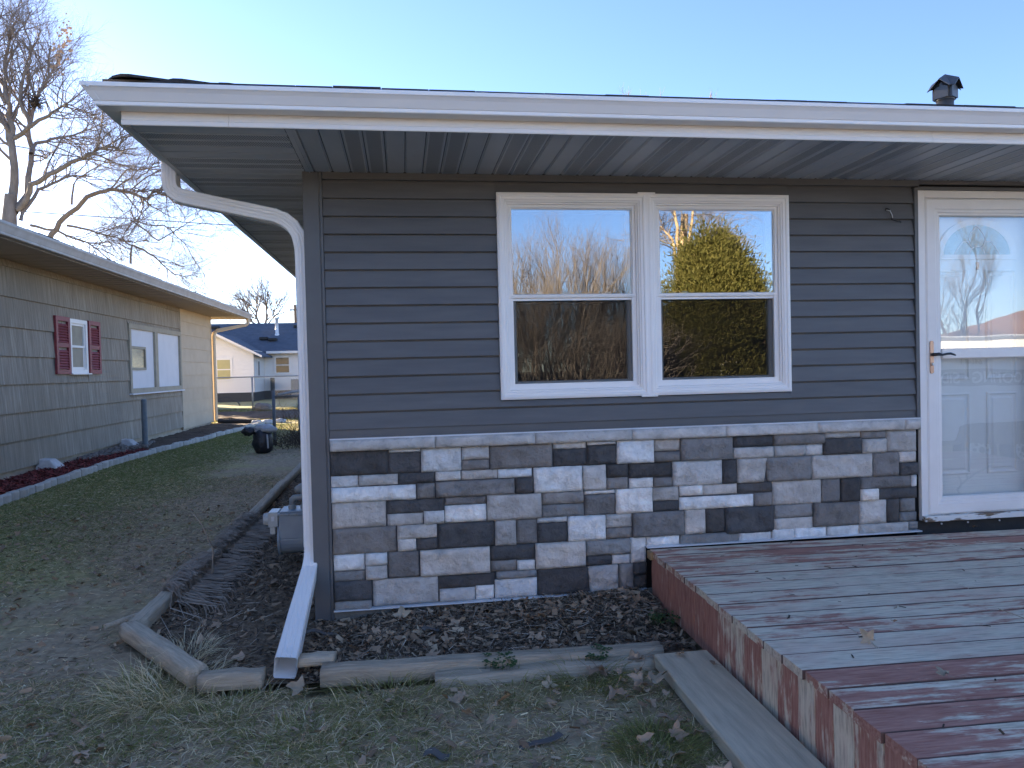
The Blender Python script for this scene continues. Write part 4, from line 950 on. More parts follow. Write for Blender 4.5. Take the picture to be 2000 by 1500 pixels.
o = MB().box(-7.15,-6.95,40.6,40.9,.5,1.25).build('meter_box', m_black, bevel=.02); tag(o, 'black meter box on the white house corner', 'meter box')
sh = empty('white_shed', (-9.6,30.5,0), 'sliver of a white shed between the neighbour\'s downspout and the fence', 'shed')
MB().box(-11.5,-9.05,30.5,33,-.1,2.25).build('wall', m_farw, sh); MB().prism([(-11.7,2.2),(-10.2,2.9),(-8.75,2.3),(-8.75,2.2)], 1, 30.3, 33.2).build('roof', m_ngut, sh)
# utility wires and poles
def wire(a, c, sag, label, r=.03):
    a, c = Vector(a), Vector(c); o = MB().tube([a+(c-a)*(i/16)+Vector((0,0,-4*sag*(i/16)*(1-i/16))) for i in range(17)], r, 4).build('utility_wire', m_utility); return tag(o, label, 'wire', 'utility wires')
wire((-40,42,19.0),(8,46,12.4),1.3,'upper utility wire crossing the pale sky above the neighbour\'s roof')
wire((-40,47,13.4),(8,50,10.9),.2,'lower utility wire crossing the pale sky above the neighbour\'s roof')
def pole(x, y, h, label):
    t = empty('utility_pole', (x,y,0), label, 'utility pole'); MB().tube([(x,y,0),(x,y,h)], [.15,.11], 8).build('mast', m_pole, t); MB().box(x-.45,x+.45,y-.05,y+.05,h-.5,h-.38).build('crossarm', m_pole, t); return t
pole(-8.55,62,7.4,'thin utility pole sticking up behind the white house roof, right of the bare tree')
pole(-17.0,62,7.2,'thin utility pole behind the white house roof near the neighbour\'s gutter end')

# ------------------------------------------------------------------ bare trees
class Tubes:
    """many tapering tubes collected as triangles"""
    def __init__(s): s.V = []; s.F = []; s.n = 0
    def tube(s, P, r, k):
        P = np.asarray(P, float); m = len(P); T = np.gradient(P, axis=0); T /= np.linalg.norm(T, axis=1)[:, None]+1e-9
        ref = np.array([.31,.17,.93]); A = np.cross(T, ref); A /= np.linalg.norm(A, axis=1)[:, None]+1e-9; B = np.cross(A, T)
        a = np.arange(k)*2*math.pi/k; ring = P[:, None, :]+(A[:, None, :]*np.cos(a)[None, :, None]+B[:, None, :]*np.sin(a)[None, :, None])*np.asarray(r)[:, None, None]
        s.V.append(ring.reshape(-1, 3)); i = np.arange(m-1)[:, None]*k; j = np.arange(k)[None, :]; q = (j+1) % k
        a0, b0 = s.n+i+j, s.n+i+q; c0, d0 = b0+k, a0+k
        s.F.append(np.stack([a0, b0, c0], -1).reshape(-1, 3)); s.F.append(np.stack([a0, c0, d0], -1).reshape(-1, 3)); s.n += m*k
    def build(s, name, m, parent=None):
        return fast(name, np.concatenate(s.V), np.concatenate(s.F), m, None, parent, True)
def wander(p, d, L, n, wob, up_):
    P = [np.array(p, float)]; d = np.array(d, float); d /= np.linalg.norm(d)
    for i in range(n):
        d = d+nrg.normal(0, wob, 3)+np.array([0,0,up_]); d /= np.linalg.norm(d); P.append(P[-1]+d*L/n)
    return np.array(P)
def branches(tw, P, r0, depth, spec, tl=None):
    """children along polyline P; spec[depth] = (count, length, wobble, up, radius ratio, spread, sides)"""
    if depth >= len(spec): return
    cnt, L, wob, up_, rr, spread, k = spec[depth]
    n = len(P)-1
    for c in range(max(1, int(cnt*(.7+.6*nrg.random())))):
        t = .25+.75*nrg.random()**.8; f = t*n; i = min(int(f), n-1); p = P[i]+(P[i+1]-P[i])*(f-i); d0 = P[i+1]-P[i]; d0 = d0/np.linalg.norm(d0)
        side = nrg.normal(0, 1, 3); side -= d0*side.dot(d0); side /= np.linalg.norm(side)+1e-9
        d = d0*math.cos(spread)+side*math.sin(spread)*(.7+.6*nrg.random())
        l = L*(.5+.9*nrg.random())*(1.15-.5*t); m_ = 5 if k > 3 else 4; Q = wander(p, d, l, m_, wob, up_)
        r = r0*rr*(1.1-.5*t); tw.tube(Q, np.linspace(r, r*.35, m_+1), k); branches(tw, Q, r, depth+1, spec)
def bare_tree(name, base, h, r, limbs, spec, label, group=None, bark=None, cat='tree', trunkpts=None):
    t = empty(name, base, label, cat, group); a = Tubes(); tw = Tubes()
    P = np.array(trunkpts) if trunkpts is not None else wander(base, (nrg.normal(0,.06), nrg.normal(0,.06), 1), h, 7, .05, .05)
    P[0][2] -= .2; a.tube(P, np.linspace(r, r*.45, len(P)), 9); Ls = []
    for L in limbs: Ls.append(L)
    for pts_, r0, r1 in Ls:
        Q = np.array(pts_, float)
        # subdivide with a little wobble
        for _ in range(2):
            Q2 = [Q[0]]
            for i in range(len(Q)-1):
                m_ = (Q[i]+Q[i+1])/2+nrg.normal(0, .045*np.linalg.norm(Q[i+1]-Q[i]), 3); Q2 += [m_, Q[i+1]]
            Q = np.array(Q2)
        a.tube(Q, np.linspace(r0*.8, r1*.8, len(Q)), 7); branches(tw, Q, r0, 0, spec)
    if not Ls: branches(tw, P, r, 0, spec)
    o = a.build('trunk', bark or m_bark, None); local(o, t); o = tw.build('crown', m_twig, None); local(o, t)
    return t
# large tree behind the neighbour's house: limbs measured in the vertical plane y = 26
L1 = [([(-13.95,26.0,7.26),(-13.65,26.0,9.36),(-13.65,26.0,10.88),(-13.86,26.0,12.39),(-13.61,26.0,14.48)],0.22,0.05), ([(-13.78,26.0,7.26),(-13.21,26.3,9.64),(-13.39,26.6,11.08),(-13.21,26.9,12.35),(-12.36,27.2,14.08)],0.16,0.04),
      ([(-13.68,26.0,9.93),(-13.91,26.0,11.06),(-14.56,26.0,12.37),(-14.67,26.0,14.06)],0.16,0.05), ([(-13.61,26.0,10.5),(-12.58,25.6,11.06),(-11.78,25.2,11.32),(-11.1,24.8,11.38)],0.11,0.03),
      ([(-13.58,26.0,7.84),(-12.97,25.7,8.72),(-11.95,25.4,9.13),(-10.93,25.1,9.53),(-10.28,24.8,9.83),(-9.48,24.5,9.76),(-9.1,24.2,10.13)],0.14,0.03), ([(-13.06,26.0,9.94),(-13.09,26.5,10.47),(-12.57,27.0,10.83),(-12.02,27.5,11.16),(-11.24,28.0,11.78)],0.1,0.025),
      ([(-13.5,26.0,7.45),(-13.02,26.4,8.7),(-12.17,26.8,9.3),(-11.49,27.2,9.41)],0.1,0.03), ([(-13.03,26.0,10.89),(-13.25,25.8,12.15),(-12.77,25.6,13.21),(-12.89,25.4,14.61)],0.1,0.03), ([(-12.82,26.0,11.85),(-12.47,26.3,12.93),(-12.47,26.6,14.21)],0.08,0.03),
      ([(-13.88,26.0,11.82),(-14.35,26.0,13.32),(-13.94,26.0,15.03)],0.1,0.03), ([(-12.81,26.0,12.04),(-13.31,26.4,13.33),(-12.89,26.8,14.87)],0.07,0.02)]
SP = [(17, 2.0, .16, .06, .30, .75, 4), (8, 1.3, .17, .05, .45, .65, 3), (5, .75, .18, .04, .55, .6, 3)]
bare_tree('maple_tree', (-13.95,26.0)+(0,), 5, .42, L1, SP, 'large bare tree with many upright limbs behind the neighbour\'s roof at the left', trunkpts=[(-14.02,26.0,1.91), (-13.94,26.0,4.97), (-13.9,26.0,7.26), (-13.82,26.0,8.41)])
L2 = [([(-14.27,30.0,7.38),(-13.59,29.9,8.34),(-12.61,29.8,9.2),(-11.64,29.7,9.51),(-10.59,29.6,9.28),(-10.04,29.5,9.08),(-9.8,29.4,9.41),(-9.15,29.3,9.26)],0.15,0.03), ([(-11.02,30.0,6.39),(-11.0,30.2,7.2),(-11.44,30.4,7.56),(-11.01,30.6,8.38),(-11.05,30.8,9.33),(-10.96,31.0,10.28)],0.06,0.02),
      ([(-10.85,30.0,7.16),(-10.13,30.2,6.75),(-9.37,30.4,5.99),(-8.78,30.6,5.78)],0.06,0.015), ([(-10.96,30.0,8.27),(-9.78,29.8,7.35),(-8.65,29.6,7.98),(-7.75,29.4,8.38)],0.05,0.012), ([(-13.54,30.0,8.03),(-12.44,30.3,7.77),(-11.51,30.6,7.49),(-10.54,30.9,7.54)],0.07,0.02), ([(-14.96,30.0,8.03),(-13.56,30.0,7.6),(-12.55,30.0,7.16),(-11.55,30.0,6.28)],0.08,0.02), ([(-11.75,30.0,9.58),(-11.06,30.2,10.52),(-9.86,30.4,10.7),(-8.85,30.6,10.43)],0.05,0.012), ([(-10.63,30.0,10.03),(-9.88,29.8,10.65),(-8.77,29.6,10.83)],0.045,0.01), ([(-9.98,30.0,9.55),(-9.0,30.2,8.99),(-7.98,30.4,8.92),(-7.4,30.6,8.17)],0.045,0.01), ([(-10.82,30.0,8.27),(-9.64,30.1,8.07),(-8.64,30.2,6.97),(-8.05,30.3,5.86)],0.045,0.01), ([(-13.31,30.0,8.91),(-13.15,30.2,10.05),(-12.17,30.4,10.78),(-11.38,30.6,11.29)],0.06,0.012)]
SP2 = [(24, 2.0, .2, .03, .30, .8, 4), (10, 1.3, .2, .03, .45, .7, 3), (6, .75, .2, .02, .55, .6, 3)]
bare_tree('maple_tree', (-14.46,30.0)+(0,), 5, .3, L2, SP2, 'bare tree with a long arching limb and hanging twigs over the neighbour\'s roof', trunkpts=[(-14.46,30.0,1.93), (-14.43,30.0,4.55), (-14.27,30.0,7.38)])
# leaves still hanging on the big tree and a nest
b = MB()
for k in range(60):
    p = Vector(rng.choice([(-11.75, 26.0, 14.36),(-11.86, 26.0, 13.88),(-12.06, 26.0, 13.4),(-11.69, 26.0, 14.56)]))+Vector((rng.gauss(0,.12),rng.gauss(0,.2),rng.gauss(0,.3))); s = rng.uniform(.05,.11)
    b.add([p, p+Vector((s,0,-s*.3)), p+Vector((s*.6,.02,-s*1.1)), p+Vector((-s*.2,0,-s))], [(0,1,2,3)])
tag(b.build('hanging_leaves', m_leaf), 'few dark leaves clinging to the top twigs of the large bare tree', 'leaves', kind='stuff')
nest = Tubes(); c = np.array((-12.77,25.8,11.78))
for k in range(120): nest.tube(wander(c+nrg.normal(0,.10,3), nrg.normal(0,1,3)*[1,1,.4], .35, 3, .5, 0), [.012]*4, 3)
tag(nest.build('bird_nest', m_brush), 'dark bird nest in the upper forks of the large bare tree', 'nest')
SPF = [(14, 3.2, .15, .10, .42, .6, 4), (8, 1.7, .17, .08, .5, .6, 3), (4, .8, .18, .05, .6, .6, 3)]
LF = [([(-13.67,75.0,5.73),(-13.99,75.0,6.79),(-14.21,75.0,7.84),(-14.69,75.0,8.79)],0.22,0.05), ([(-13.67,75.0,5.73),(-13.22,75.0,7.04),(-13.08,75.0,8.35),(-13.42,75.0,9.14)],0.2,0.05), ([(-13.56,75.0,6.0),(-12.72,75.0,7.03),(-11.94,75.0,7.7)],0.15,0.04), ([(-13.75,75.0,6.26),(-14.74,75.0,7.06),(-15.32,75.0,7.75)],0.15,0.04)]
bare_tree('ash_tree', (-13.78,75.0)+(0,), 5, .4, LF, SPF, 'distant bare tree standing behind the white house roof', trunkpts=[(-13.78,75.0,1.96), (-13.72,75.0,4.16), (-13.66,75.0,6.0)])
# twig tops behind the grey house roof
for tp, lab in (((9.34, 24.0, 12.49),'bare treetop twigs just showing over the gutter, left of the group'),((10.74, 24.0, 12.47),'bare treetop twigs just showing over the gutter, middle of the group'),((12.83, 24.0, 12.49),'smallest bare treetop showing over the gutter, right of the group')):
    Yb = 24
    bare_tree('aspen_tree', (tp[0],Yb,0), 6, .10, [([(tp[0],Yb,tp[2]-2.2),(tp[0]+.1,Yb,tp[2]-1.6),(tp[0]+.05,Yb,tp[2]-.6)],.05,.012), ([(tp[0],Yb,tp[2]-2.0),(tp[0]-.5,Yb,tp[2]-1.5),(tp[0]-.55,Yb,tp[2]-.8)],.04,.01)],
        [(9, .7, .1, .12, .45, .4, 3), (4, .35, .12, .1, .5, .5, 3)], lab, 'treetops behind the grey house', trunkpts=[(tp[0],Yb,0),(tp[0],Yb,3),(tp[0],Yb,tp[2]-2.1)])

# ------------------------------------------------------------------ what stands behind the photographer (seen in the panes, plus unseen houses added for bounce light)
def cedar(cx_, cy_, h, w, label, col1, col2, n=26000):
    z0 = gz(cx_, cy_); t = empty('cedar_tree', (cx_,cy_,z0), label, 'tree'); a = Tubes()
    a.tube([(cx_,cy_,z0-.2),(cx_+.05,cy_,z0+h*.4),(cx_,cy_,z0+h*.9)], [.16,.10,.03], 8); nb_ = 70; cl = []
    for k in range(nb_*3):
        f = nrg.random()**.8; zc = .35+f*(h-.5); az = nrg.random()*2*math.pi; prof2 = w*.5*(1-.80*f**3.2)*(.86+.2*math.sin(f*9+1.3*math.sin(az*2)))
        rr = prof2*math.sqrt(nrg.random())**.6; cl.append((cx_+rr*math.cos(az), cy_+rr*math.sin(az), z0+zc, az, .30+.25*nrg.random()))
        if k % 3 == 0: a.tube([(cx_,cy_,z0+zc*.85),(cx_+rr*.9*math.cos(az),cy_+rr*.9*math.sin(az),z0+zc)], [.03,.008], 4)
    cl = np.array(cl); idx = nrg.integers(0, len(cl), n); C = cl[idx]
    P = C[:, :3]+nrg.normal(0, 1, (n, 3))*C[:, 4:5]*np.array([.42,.42,.6])
    D = np.stack([np.cos(C[:, 3])*.6, np.sin(C[:, 3])*.6, np.full(n, .75)], 1)+nrg.normal(0, .45, (n, 3)); D /= np.linalg.norm(D, axis=1)[:, None]
    Sd = np.cross(D, nrg.normal(0, 1, (n, 3))); Sd /= np.linalg.norm(Sd, axis=1)[:, None]; L = .05+.07*nrg.random((n, 1)); Wd = .007+.008*nrg.random((n, 1))
    V = np.stack([P-Sd*Wd, P+Sd*Wd, P+D*L*.6+Sd*Wd*.9, P+D*L, P+D*L*.6-Sd*Wd*.9], 1).reshape(-1, 3); q = np.arange(n)[:, None]*5
    F = np.concatenate([q+[0,1,2], q+[0,2,4], q+[4,2,3]], 0)
    col = np.array(col1)+(np.array(col2)-np.array(col1))*nrg.random((n, 1)); col = np.repeat(col, 5, 0)
    o = fast('crown', V, F, m_foliage, col); local(o, t); o = a.build('trunk', m_bark); local(o, t); return t
cedar(7.7,-12.2,4.9,2.95,'dense golden green cedar reflected in the right hand window',(.085,.088,.022),(.165,.145,.04), 90000)
cedar(10.4,-15.5,3.6,1.2,'smaller cedar at the right edge of the window reflection',(.10,.085,.02),(.19,.15,.04), 18000)
SB = [(18, 1.6, .10, .10, .30, .40, 4), (9, .9, .12, .08, .45, .42, 3), (4, .45, .14, .05, .6, .5, 3)]
def shrub_tree(x, y, h, n, spread, label, sp=SB, group='bare trees behind the photographer'):
    z0 = gz(x, y); Ls = []
    for k in range(n):
        az = 2*math.pi*k/n+rng.uniform(-.4,.4); s = spread*rng.uniform(.4,1)
        Ls.append(([(x,y,z0),(x+.35*s*math.cos(az),y+.35*s*math.sin(az),z0+h*.3),(x+.7*s*math.cos(az),y+.7*s*math.sin(az),z0+h*.62),(x+s*math.cos(az),y+s*math.sin(az),z0+h*rng.uniform(.75,.95))],.05,.010))
    return bare_tree('lilac_tree', (x,y,z0), 1, .1, Ls, sp, label, group, trunkpts=[(x,y,z0),(x,y,z0+.2),(x,y,z0+.3)])
shrub_tree(5.0,-16,5.5,14,1.7,'tall many stemmed bare tree reflected in the left hand window')
shrub_tree(6.7,-17.5,4.7,8,.9,'shorter bare tree reflected at the right edge of the left window')
shrub_tree(3.4,-15,3.8,8,1.0,'low bare tree reflected at the left edge of the left window')
shrub_tree(4.4,-10.5,2.6,10,1.0,'bare shrub reflected low in the left window, left one',[(16, 1.0, .16, .1, .4, .6, 3), (7, .5, .2, .06, .5, .6, 3)])
shrub_tree(5.6,-11,2.8,10,1.1,'bare shrub reflected low in the left window, right one',[(16, 1.0, .16, .1, .4, .6, 3), (7, .5, .2, .06, .5, .6, 3)])
bare_tree('sycamore_tree', (11.9,-25,gz(11.9,-25)), 9, .34, [([(11.9,-25,5),(11.6,-25,6.6),(11.2,-25.3,7.2)],.09,.03),([(11.9,-25,4.5),(12.8,-25,6.6),(13.6,-24.6,7.0)],.09,.03),([(11.9,-25,6),(11.6,-24.8,8.2),(11.5,-25,10)],.1,.03),([(11.9,-25,5.5),(12.6,-25.2,8),(13.1,-25,10)],.1,.03)],
          [(22, 2.2, .2, -.02, .35, .9, 4), (8, 1.2, .2, -.02, .5, .7, 3), (4, .6, .2, 0, .5, .6, 3)], 'tall pale barked tree rising behind the reflected cedar', bark=m_birch)
o = Tubes()
ob = empty('russet_shrub', (7.2,-18.5,gz(7.2,-18.5)), 'russet leaved shrub reflected between the bare trees', 'shrub')
nL = 2500; P = np.array([7.2,-18.5,gz(7.2,-18.5)+1.9])+nrg.normal(0,1,(nL,3))*[.33,.33,.75]; Dv = nrg.normal(0,1,(nL,3)); Dv /= np.linalg.norm(Dv,axis=1)[:,None]; Sv = np.cross(Dv, nrg.normal(0,1,(nL,3))); Sv /= np.linalg.norm(Sv,axis=1)[:,None]
V = np.stack([P-Sv*.04, P+Sv*.04, P+Dv*.13], 1).reshape(-1,3); local(fast('foliage', V, np.arange(nL*3).reshape(-1,3), m_orange), ob)
local(MB().tube([(7.2,-18.5,gz(7.2,-18.5)-.1),(7.2,-18.5,gz(7.2,-18.5)+1.6)], .05, 6).build('stem', m_bark), ob)
hk = MB(); zb = gz(3.85,-9)
hk.tube([(3.85,-9,zb),(3.85,-9,zb+1.75)]+[(3.73+.12*math.cos(a),-9,zb+1.75+.16*math.sin(a)) for a in [math.pi*i/10 for i in range(1,11)]]+[(3.60,-9,zb+1.62),(3.57,-9,zb+1.66)], .012, 6)
tag(hk.build('feeder_hook', m_iron, smooth=True), 'black shepherd hook reflected low in the left window', 'hook')
# trailer reflected in the storm door
tr = empty('cargo_trailer', (10.6,-7.0,-.45), 'white enclosed cargo trailer with lettered dark band reflected in the storm door', 'trailer')
TY = -7.0; tz = -.46
def tp(mb, name, m, parent=None, **kw): return mb.build(name, m, parent if parent is not None else tr, **kw)
box_ = tp(MB().box(8.5,13.6,TY-2.1,TY,tz+.48,tz+2.28), 'box_body', m_trail, bevel=.06)
tp(MB().box(8.49,13.61,TY-2.11,TY+.012,tz+2.20,tz+2.26), 'roof_rail', m_steel)
tp(MB().box(8.49,13.61,TY-.02,TY+.010,tz+.44,tz+.52), 'bottom_rail', m_band)
tp(MB().box(8.495,13.605,TY-.01,TY+.006,tz+1.425,tz+1.70), 'lettering_band', m_band)
def letters(txt, size, x, z, m, shear=0):
    cu = bpy.data.curves.new('lettering', 'FONT'); cu.body = txt; cu.size = size; cu.align_x = 'LEFT'; cu.extrude = .002; cu.shear = shear; cu.offset = .004
    o = bpy.data.objects.new('lettering', cu); COL.objects.link(o); dg = bpy.context.evaluated_depsgraph_get(); me = bpy.data.meshes.new_from_object(o.evaluated_get(dg)); bpy.data.objects.remove(o)
    o = link('lettering', me, m); o.rotation_euler = (R(90),0,R(180)); o.location = (x, TY+.0095, z); local(o, tr); return o
letters('TIAL \u2022 ROOFING \u2022 SIDING \u2022 POLE', .255, 11.95, tz+1.475, m_trail)
letters('641-691', .13, 10.25, tz+1.78, m_band)
for wx in (10.20, 11.06):
    wh = tp(MB().tube([(wx,TY-.22,tz+.33),(wx,TY-.03,tz+.33)], .33, 28), 'wheel', m_tyre)
    b = MB().tube([(wx,TY-.10,tz+.33),(wx,TY-.015,tz+.33)], [.19,.185], 24)
    tp(b, 'rim', m_rim, wh)
    b = MB()
    for k in range(8): b.tube([(wx+.115*math.cos(k*math.pi/4),TY-.016,tz+.33+.115*math.sin(k*math.pi/4)),(wx+.115*math.cos(k*math.pi/4),TY-.012,tz+.33+.115*math.sin(k*math.pi/4))], .026, 8)
    b.tube([(wx,TY-.016,tz+.33),(wx,TY-.006,tz+.33)], .055, 12); tp(b, 'hub_holes', m_band, wh)
tp(MB().prism([(9.72,tz+.52),(9.80,tz+.76),(9.95,tz+.80),(11.32,tz+.80),(11.46,tz+.76),(11.55,tz+.52)], 1, TY-.0,TY+.03), 'fender', m_band)
# pale street and unseen houses, added to bounce sunlight onto the shaded front
tag(MB().box(-80,80,-18.0,-10.6,-1.2,-.56).build('street', M('concrete_bounce_street', (.52,.50,.47), (.42,.40,.38), 1.2, .9, .2, 30)), kind='structure')
def fill_house(x0, x1, y, h, mw, label):
    t = empty('fill_house', ((x0+x1)/2, y-4, -.8), label, 'house', 'unseen houses added for bounce light'); w_ = MB().box(x0,x1,y-8,y,-1.0,h).build('wall', mw, t)
    z_ = -.4
    while z_ < h-.15: MB().prism([(y-.001,z_),(y+.018,z_),(y+.004,z_+.24),(y-.001,z_+.24)], 0, x0+.05, x1-.05).build('clapboard', mw, w_); z_ += .245
    MB().prism([(y-8.7,h),(y-4,h+1.9),(y+.7,h),(y+.7,h-.12),(y-8.7,h-.12)], 0, x0-.6, x1+.6).build('roof', m_farr, t)
    for k in range(3):
        xc = x0+(x1-x0)*(.2+.3*k)
        if k == 1:
            d = MB().box(xc-.5,xc+.5,y+.02,y+.06,-.9,1.2).build('door', m_red, t); MB().tube([(xc+.38,y+.06,.1),(xc+.38,y+.12,.1)], .04, 8).build('door_knob', m_bronze, d)
        else:
            f_ = MB().box(xc-.8,xc+.8,y+.02,y+.05,-.0,1.3).build('window', m_white, t); MB().box(xc-.72,xc+.72,y+.051,y+.056,.07,1.23).build('pane', m_glassd, f_)
fill_house(-30,-17.5,-22,1.9,m_farw,'unseen white clapboard house added across the street to bounce sunlight, farthest to the left behind the photographer')
fill_house(-14.5,-4.5,-21,1.9,m_ncream,'unseen cream clapboard house added across the street to bounce sunlight behind the photographer')
fill_house(-9.5+6.5,2.2,-23.5,1.8,m_farw,'small unseen white clapboard house added across the street to bounce sunlight nearest the trees')
# brown roofed house beyond the trailer
bh = empty('brown_roof_house', (35,-30,gz(30,-30)), 'house with sunlit tan brown roof reflected in the storm door', 'house'); zg = gz(30,-30)
MB().box(29,43,-36,-26.5,zg-.2,zg+2.6).build('wall', m_farw, bh)
MB().add([(28.2,-37,zg+2.6),(43.8,-37,zg+2.6),(43.8,-25.7,zg+2.6),(28.2,-25.7,zg+2.6),(33.5,-31.3,zg+5.0),(38.5,-31.3,zg+5.0)],[(0,1,5,4),(1,2,5),(2,3,4,5),(3,0,4),(3,2,1,0)]).build('roof', m_tanroof, bh)
for x0 in (31,35,39): MB().box(x0,x0+1.2,-26.5,-26.46,zg+1.0,zg+2.2).build('window', m_glassd, bh)
shrub_tree(20.5,-20,7.5,6,1.8,'bare tree reflected at the left edge of the storm door pane')
wh2 = empty('pale_house', (22,-38,-1), 'pale house with white chimney pipe at the right edge of the window reflection', 'house')
MB().box(15,22,-42,-36,-1.2,2.4).build('wall', m_farw, wh2); MB().prism([(-42.6,2.4),(-39,4.4),(-35.4,2.4)], 0, 14.5, 22.5).build('roof', m_tanroof, wh2); MB().tube([(19.3,-38,3.6),(19.3,-38,5.6)], .16, 10).build('chimney_pipe', m_flash, wh2)

# ------------------------------------------------------------------ grass, litter and leaves
GZ = np.vectorize(gz)
def blades(name, P, L, Wd, lean, col, label, cat='grass', m=None, kind='stuff', az=None):
    n = len(P); az = nrg.random(n)*2*math.pi if az is None else az
    D = np.stack([np.cos(az)*np.sin(lean), np.sin(az)*np.sin(lean), np.cos(lean)], 1); yaw = nrg.random(n)*math.pi
    Sd = np.stack([-np.sin(az), np.cos(az), np.zeros(n)], 1)*np.cos(yaw)[:, None]*1.0+np.cross(D, np.stack([-np.sin(az), np.cos(az), np.zeros(n)], 1))*np.sin(yaw)[:, None]*.5
    Wd = Wd[:, None]; L = L[:, None]; mid = P+D*L*.55; tip = mid+(D+np.stack([np.cos(az), np.sin(az), np.full(n, -.9)], 1)*.45)*L*.45
    tip[:, 2] = np.maximum(tip[:, 2], P[:, 2]+.004)
    V = np.stack([P-Sd*Wd, P+Sd*Wd, mid+Sd*Wd*.8, mid-Sd*Wd*.8, tip], 1).reshape(-1, 3); q = np.arange(n)[:, None]*5
    F = np.concatenate([q+[0,1,2], q+[0,2,3], q+[3,2,4]], 0)
    o = fast(name, V, F, m or m_grass, np.repeat(col, 5, 0)); return tag(o, label, cat, kind=kind)
def pick(n, pal, w):
    pal = np.array(pal); k = nrg.choice(len(pal), n, p=np.array(w)/sum(w)); return pal[k]*(.75+.5*nrg.random((n, 1)))
def field(x, y, s, seed): return np.array([noise.noise((a*s, b_*s, seed)) for a, b_ in zip(x, y)])
GREEN, DARK, STRAW, PALE, BROWN = (.31,.31,.11), (.22,.225,.08), (.78,.65,.40), (.86,.77,.54), (.56,.415,.25)
# near lawn in front of the bed
n = 120000
x = nrg.uniform(-3.8, 1.95, n); y = -3.1+nrg.random(n)*2.6
f = field(x, y, 1.4, 2.2)+.5*field(x, y, 5, 7.7)
bedm = np.array([in_bed(a, b_) for a, b_ in zip(x, y)])
keep = (~bedm) & (f+nrg.normal(0,.28,n) > -.12) & ~((x > 1.62) & (y < -.95)) & ~((y > -1.0) & (x > .05)) & ~((y > -.86) & (x > -.55)) & ((x < -.9) | (y < -.05))
x, y, f = x[keep], y[keep], f[keep]; n = len(x); P = np.stack([x, y, GZ(x, y)], 1)
t = (f > .15)
col = np.where((nrg.random(n) < .34+.2*t)[:, None], pick(n, [GREEN, DARK], [.65,.35]), pick(n, [STRAW, PALE, BROWN], [.46,.20,.34]))
blades('lawn_grass', P, (.025+.035*nrg.random(n))*(1+.25*t), .0014+.0010*nrg.random(n), .85+.65*nrg.random(n), col, 'short matted green and straw coloured lawn in the foreground')
# taller tufts against the timbers and step
def tuft(cx_, cy_, n, r, L, pal, w, label, lean=(.5,1.35), name='grass_tuft'):
    a = nrg.random(n)*2*math.pi; rr = r*np.sqrt(nrg.random(n)); x = cx_+rr*np.cos(a); y = cy_+rr*np.sin(a)
    P = np.stack([x, y, GZ(x, y)], 1); blades(name, P, L*(.5+.7*nrg.random(n)), .0013+.0011*nrg.random(n), lean[0]+(lean[1]-lean[0])*nrg.random(n), pick(n, pal, w), label, 'grass tuft', None, None, a+nrg.normal(0,.6,n))
tuft(-.62,-.72,520,.24,.20,[STRAW,PALE,GREEN],[.5,.3,.2],'tall straw coloured grass tuft growing over the diagonal corner timber')
tuft(-.62,-.35,260,.10,.20,[PALE,STRAW],[.6,.4],'pale dry grass clump on the bed side of the diagonal corner timber')
tuft(-.30,-.98,300,.22,.10,[STRAW,GREEN,PALE],[.4,.4,.2],'grass tuft left of the downspout outlet')
tuft(.42,-1.00,520,.26,.11,[GREEN,DARK,STRAW],[.5,.2,.3],'green grass tuft in front of the long pale timber, left part')
tuft(.95,-1.08,300,.22,.09,[GREEN,STRAW],[.5,.5],'thin grass tuft in front of the dark timber')
tuft(1.30,-1.06,420,.18,.12,[GREEN,DARK],[.6,.4],'green grass tuft close to the step plank\'s far end')
tuft(.08,-1.35,420,.24,.09,[GREEN,STRAW,PALE],[.45,.35,.2],'round grass tuft below the downspout outlet')
tuft(1.42,-1.72,800,.15,.10,[GREEN,DARK],[.7,.3],'dense green grass clump beside the step plank')
tuft(1.30,-2.0,400,.22,.09,[STRAW,GREEN],[.6,.4],'straw coloured grass beside the nearer half of the step plank')
# side lawn between the houses
n = 170000
y = -2.5+nrg.random(n)**1.35*20.5; x = np.array([nb_edge(max(-3.4,b_)) for b_ in y]); x = x+.06+(-1.08-x)*nrg.random(n)
f = field(x, y, .55, 4.4)+.5*field(x, y, 2.5, 1.1); edge = np.clip((-1.9-x)/1.2, 0, 1)
keep = (f*.8+edge*1.1+nrg.normal(0,.25,n) > .25-(y < 0)*.25); x, y, edge = x[keep], y[keep], edge[keep]; n = len(x)
P = np.stack([x, y, GZ(x, y)], 1); g = np.clip(edge+.1, 0, 1)
col = np.where((nrg.random(n) < .35+.5*g)[:, None], pick(n, [(.20,.235,.07), DARK], [.65,.35]), pick(n, [STRAW, BROWN, (.30,.245,.165)], [.25,.45,.3]))
far = np.clip(y/12, 0, 1)
blades('side_lawn_grass', P, .022+.028*nrg.random(n)+.015*far, .0015+.0010*nrg.random(n)+.0025*far, .85+.65*nrg.random(n), col, 'thin green and brown lawn between the two houses')
n = 30000; x = nrg.uniform(-13, 4, n); y = nrg.uniform(18.9, 29, n); keep = ~((y > 20.7) & (y < 25.5)); x, y = x[keep], y[keep]; n = len(x)
blades('back_lawn_grass', np.stack([x, y, GZ(x, y)], 1), .07+.05*nrg.random(n), .006+.004*nrg.random(n), .4+.8*nrg.random(n), pick(n, [(.13,.13,.035),(.20,.17,.06)], [.5,.5]), 'sunlit yellow green lawn beyond the two houses')
